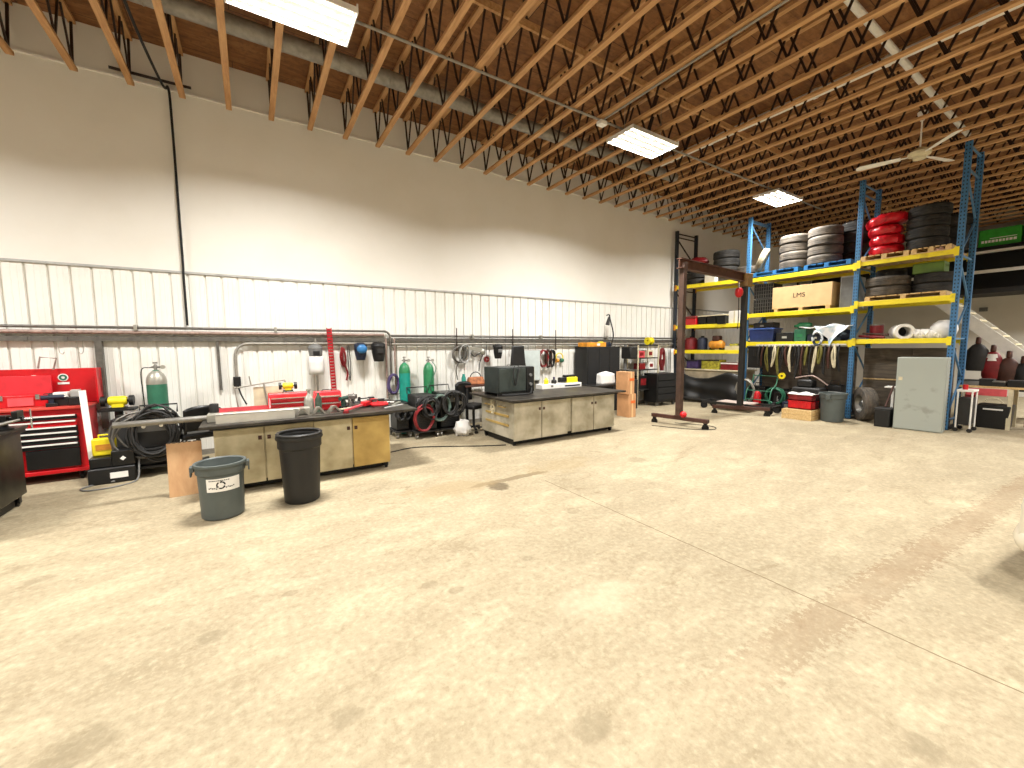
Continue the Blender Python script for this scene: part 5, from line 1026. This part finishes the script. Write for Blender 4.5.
for x in (-.2, .2):
    for y in (-.10, .10): part('leg', MB().cyl((x, y, .08), (x, y, .85), .014, n=8), M['whitep'], t); part('wheel', MB().cyl((x-.015, y, .04), (x+.015, y, .04), .04, n=12), M['dark'], t)
part('cart_tray', MB().box(-.22, .22, -.12, .12, .83, .87), M['whitep'], t); part('basket', MB().box(-.19, .19, -.09, .09, .15, .70), M['dark'], t)
single('red_cup', 'small red jar standing on the narrow white cart', 'jar', MB().cyl((0, 0, 0), (0, 0, .10), .04, n=12), M['red'], (12.35, 2.0, .87))
# ============================================================ RIGHT END
t = thing('workbench', 'long workbench with pale legs beyond the blue rack upright', 'workbench', (13.5, 1.45, 0))
part('bench_top', MB().box(-.30, .45, -1.2, .80, .86, .90), M['pine'], t, bevel=.004)
for y in (-1.1, -.32, .05, .72): 
    for x in (-.25, .40): part('leg', MB().box(x-.03, x+.03, y-.03, y+.03, 0, .86), M['cream'], t)
part('drawer', MB().box(-.31, -.27, .10, .68, .70, .85), M['pink'], t, bevel=.004); part('side_panel', MB().box(-.28, -.24, .50, .69, .1, .7), M['redd'], t); part('side_panel', MB().box(-.28, -.24, -.28, -.16, .1, .8), M['redd'], t)
t = thing('black_bin', 'large black bin with a white stripe under the workbench', 'bin', (13.48, 1.72, 0)); part('bin_body', MB().taper(0, 0, 0, .50, .5, .44, .54, .5), M['black'], t, bevel=.02); part('stripe', MB().box(-.275, -.265, -.14, .14, .40, .43), M['whitep'], t); part('handle', MB().tube(arc((-.28, 0, .52), .14, 20, 160, 8, 'yz'), .012, 6), M['cream'], t)
random.seed(5)
for k, (y, w, h, m, lb) in enumerate(((2.12, .16, .10, 'grey', 'grey flat box on the workbench beside the last blue upright'), (1.86, .10, .13, 'black', 'black small box on the workbench behind the black bin'), (1.68, .09, .09, 'dark', 'dark low box in the middle of the workbench'), (1.45, .12, .12, 'blackm', 'black toolbox near the right end of the workbench'), (1.22, .10, .08, 'lgrey', 'pale grey box at the cropped right end of the workbench'))):
    t = thing('small_box', lb, 'box', (13.4, y, .90)); part('box_body', MB().box(-.12, .15, -w, w, 0, h), M[m], t, bevel=.01); part('box_lid', MB().box(-.125, .155, -w-.005, w+.005, h, h+.02), M['dark'] if m != 'dark' else M['steel'], t, bevel=.004)
# stair with stringer
st = thing('staircase', 'white open staircase rising to the loft behind the workbench', 'staircase', (15.1, 0, 0))
part('stringer', MB().prism_x([(.0, 0), (.30, 0), (3.42, 3.12), (3.42, 3.4), (3.30, 3.4)], -.03, .03), M['whitep'], st); part('stringer', MB().prism_x([(.0, 0), (.30, 0), (3.42, 3.12), (3.42, 3.4), (3.30, 3.4)], .87, .93), M['whitep'], st)
for k in range(16): part('tread', MB().box(.03, .87, .12+k*.2, .38+k*.2, .17+k*.2, .21+k*.2), M['cream'], st)
for k, (y, z, m, lb, w) in enumerate(((2.27, 1.95, 'dark', 'dark heavy coat hanging under the stair beside the last blue upright', .2), (2.02, 1.76, 'redd', 'white and red jacket hanging under the stair, second from the blue upright', .17), (1.77, 1.62, 'brown', 'reddish brown coat hanging under the stair, third from the blue upright', .18), (1.55, 1.50, 'black', 'black coat hanging under the stair, cropped by the picture edge', .17))):
    t = thing('hanging_coat', lb, 'coat', (14.9, y, z), 0, 'coats hanging under the stair')
    part('coat_body', MB().lathe([(0, -.0), (.035, 0), (.04, -.14), (.10, -.18), (w*.9, -.30), (w, -.5), (w*.95, -.72), (w*.8, -.80), (0, -.80)], n=24, sx=.55), M[m], t)
    part('collar', MB().lathe([(.03, .02), (.045, .0), (.05, -.13), (.035, -.15)], n=14), M['brown'], t)
    if k == 1: part('chest_panel', MB().lathe([(.10, -.20), (.13, -.28), (.14, -.36)], n=18, sx=.66), M['whitep'], t)
# loft at the end wall
lf = thing('storage_loft', 'dark open storage loft with white rails high on the end wall', 'loft', (20.9, 1.0, 0))
part('loft_floor', MB().box(-.6, 1.1, -8, 7.6, 3.45, 3.60), M['dark'], lf); part('loft_backing', MB().box(.95, 1.05, -8, 7.6, 3.6, 5.0), M['black'], lf)
part('rail', MB().box(-.62, -.56, -8, 7.6, 4.10, 4.20), M['whitep'], lf); part('rail', MB().box(-.62, -.56, -8, 7.6, 4.74, 4.82), M['whitep'], lf)
part('shelf_ledge', MB().box(-.5, 1.05, -8, 7.6, 4.92, 4.96), M['dark'], lf)
for k in range(8): part('rail_post', MB().box(-.60, -.54, -7.9+k*2.2, -7.84+k*2.2, 3.6, 4.9), M['black'], lf)
for k in range(5):
    y = 2.88-.98*k
    t = thing('green_crate', ['green lettered crate on the loft, first beside the blue upright', 'green lettered crate on the loft, second from the blue upright', 'green crate on the loft beyond the picture edge', 'green crate on the loft, fourth in the row', 'green crate on the loft, last in the row'][k], 'crate', (20.7, y, 4.96), 0, 'green crates on the loft')
    part('crate_body', MB().box(-.25, .25, -.45, .45, 0, .55), M['gbanner'], t, bevel=.02); b = MB(); q = -.36
    random.seed(k)
    while q < .36:
        w = random.uniform(.04, .07); b.box(-.256, -.251, q, q+w, .12, .20); q += w+.02
    part('lettering', b.box(-.256, -.251, -.36, .2, .24, .26), M['whitep'], t)
single('wall_bracket', 'small dark bracket fixed on the pale end wall under the loft', 'bracket', MB().box(-.05, 0, -.10, .10, 0, .14).box(-.12, -.05, -.06, .06, .02, .06), M['grey'], (21.98, 3.3, 2.95))
# ---- floor cable by table 2
single('floor_cable', 'thin dark cable lying straight on the floor left of the stainless work table', 'cable', MB().tube(spline([(1.9, 6.95, .01), (2.4, 7.05, .01), (3.0, 6.75, .01), (3.5, 6.45, .01), (3.85, 6.25, .02)], 6), .009, 6), M['rubber'])
single('floor_cable', 'thin dark cable arcing on the floor around the gantry foot', 'cable', MB().tube(spline([(7.6, 6.0, .01), (7.9, 5.3, .01), (8.3, 4.95, .01), (8.6, 5.2, .01), (8.3, 5.9, .01)], 6), .007, 6), M['rubber'])
# ---- cream vehicle whose corner enters at the right
cr = thing('car', 'cream-white vehicle of which only the rounded bumper corner shows at right', 'car', (4.66, .41, 0), math.radians(-8))
# local axes: nose points to +y, the visible corner is at (0,0)
def body(u, v):
    pass
secs = [(0.06, .24, .70, .80), (0.03, .20, .76, .84), (-.45, .19, .84, .90), (-1.15, .19, .92, .92), (-1.6, .19, .95, .90), (-3.3, .19, .95, .90), (-4.0, .22, .95, .88), (-4.25, .30, .80, .80)]
b = MB(); vs = []; NS = 16
for y, zb, zt, hw in secs:
    for k in range(NS):
        a = 2*PI*k/NS; c, s = math.cos(a), math.sin(a)
        ex = .3
        x = math.copysign(abs(c)**ex, c)*hw; z = (zb+zt)/2 + math.copysign(abs(s)**ex, s)*(zt-zb)/2
        vs.append((x+.86, y, z))
fs = [(i*NS+k, (i+1)*NS+k, (i+1)*NS+(k+1) % NS, i*NS+(k+1) % NS) for i in range(len(secs)-1) for k in range(NS)]
fs += [tuple(range(NS)), tuple(reversed(range((len(secs)-1)*NS, len(secs)*NS)))]
b.add(vs, fs); part('car_body', b, M['carw'], cr, sub=1)
b = MB(); b.add([(.2, -1.2, .9), (1.52, -1.2, .9), (1.52, -4.0, .9), (.2, -4.0, .9), (.32, -1.9, 1.42), (1.40, -1.9, 1.42), (1.40, -3.5, 1.42), (.32, -3.5, 1.42)], [(0, 1, 5, 4), (1, 2, 6, 5), (2, 3, 7, 6), (3, 0, 4, 7), (4, 5, 6, 7), (0, 3, 2, 1)])
part('cabin_glass', b, M['glass'], cr, bevel=.06)
part('roof_panel', MB().box(.34, 1.38, -3.48, -1.92, 1.40, 1.46), M['carw'], cr, bevel=.03)
for x in (.02, 1.50):
    for y in (-.80, -3.35):
        w = part('wheel', MB().lathe([(.2, -.10), (.30, -.11), (.33, -.07), (.33, .07), (.30, .11), (.2, .10)], (x+.1 if x < 1 else x+.08, y, .33), 28, 'x', True), M['rubber'], cr); part('hubcap', MB().cyl((x+.02 if x < 1 else x+.0, y, .33), (x+.2, y, .33), .2, n=24), M['steel'], w)
part('headlight', MB().ball((.25, .02, .58), .12, 14, 1.2, .4, .6).ball((1.47, .02, .58), .12, 14, 1.2, .4, .6), M['lgrey'], cr)
part('bumper', MB().tube(spline([(.05, -.55, .35), (.05, -.2, .35), (.20, -.02, .35), (.86, .02, .35), (1.52, -.02, .35), (1.67, -.2, .35), (1.67, -.55, .35)], 5), .11, 12), M['carw'], cr)

# ============================================================ WORLD, CAMERA, VIEW
w = bpy.data.worlds.new('World'); bpy.context.scene.world = w; w.use_nodes = True
w.node_tree.nodes['Background'].inputs[0].default_value = (1, .95, .88, 1); w.node_tree.nodes['Background'].inputs[1].default_value = .05
cd = bpy.data.cameras.new('camera'); cam = bpy.data.objects.new('camera', cd); COL.objects.link(cam)
cd.sensor_width = 36; cd.sensor_fit = 'HORIZONTAL'; cd.lens = 36*407.2/1024; cd.clip_start = .02; cd.clip_end = 200
yaw, pit, roll = .568359, .0896405, -.00717692
F = Vector((math.sin(yaw)*math.cos(pit), math.cos(yaw)*math.cos(pit), -math.sin(pit)))
R = Vector((math.cos(yaw), -math.sin(yaw), 0)); U = R.cross(F)
R2 = R*math.cos(roll)+U*math.sin(roll); U2 = -R*math.sin(roll)+U*math.cos(roll)
m = Matrix((R2, U2, -F)).transposed().to_4x4(); m.translation = (0, 0, 1.8); cam.matrix_world = m
sc = bpy.context.scene; sc.camera = cam
sc.view_settings.view_transform = 'Standard'; sc.view_settings.look = 'None'; sc.view_settings.gamma = 1; sc.view_settings.use_curve_mapping = False
sc.view_settings.exposure = EXPO
sc.cycles.use_denoising = True; sc.cycles.max_bounces = 10; sc.cycles.diffuse_bounces = 6; sc.cycles.sample_clamp_indirect = 8
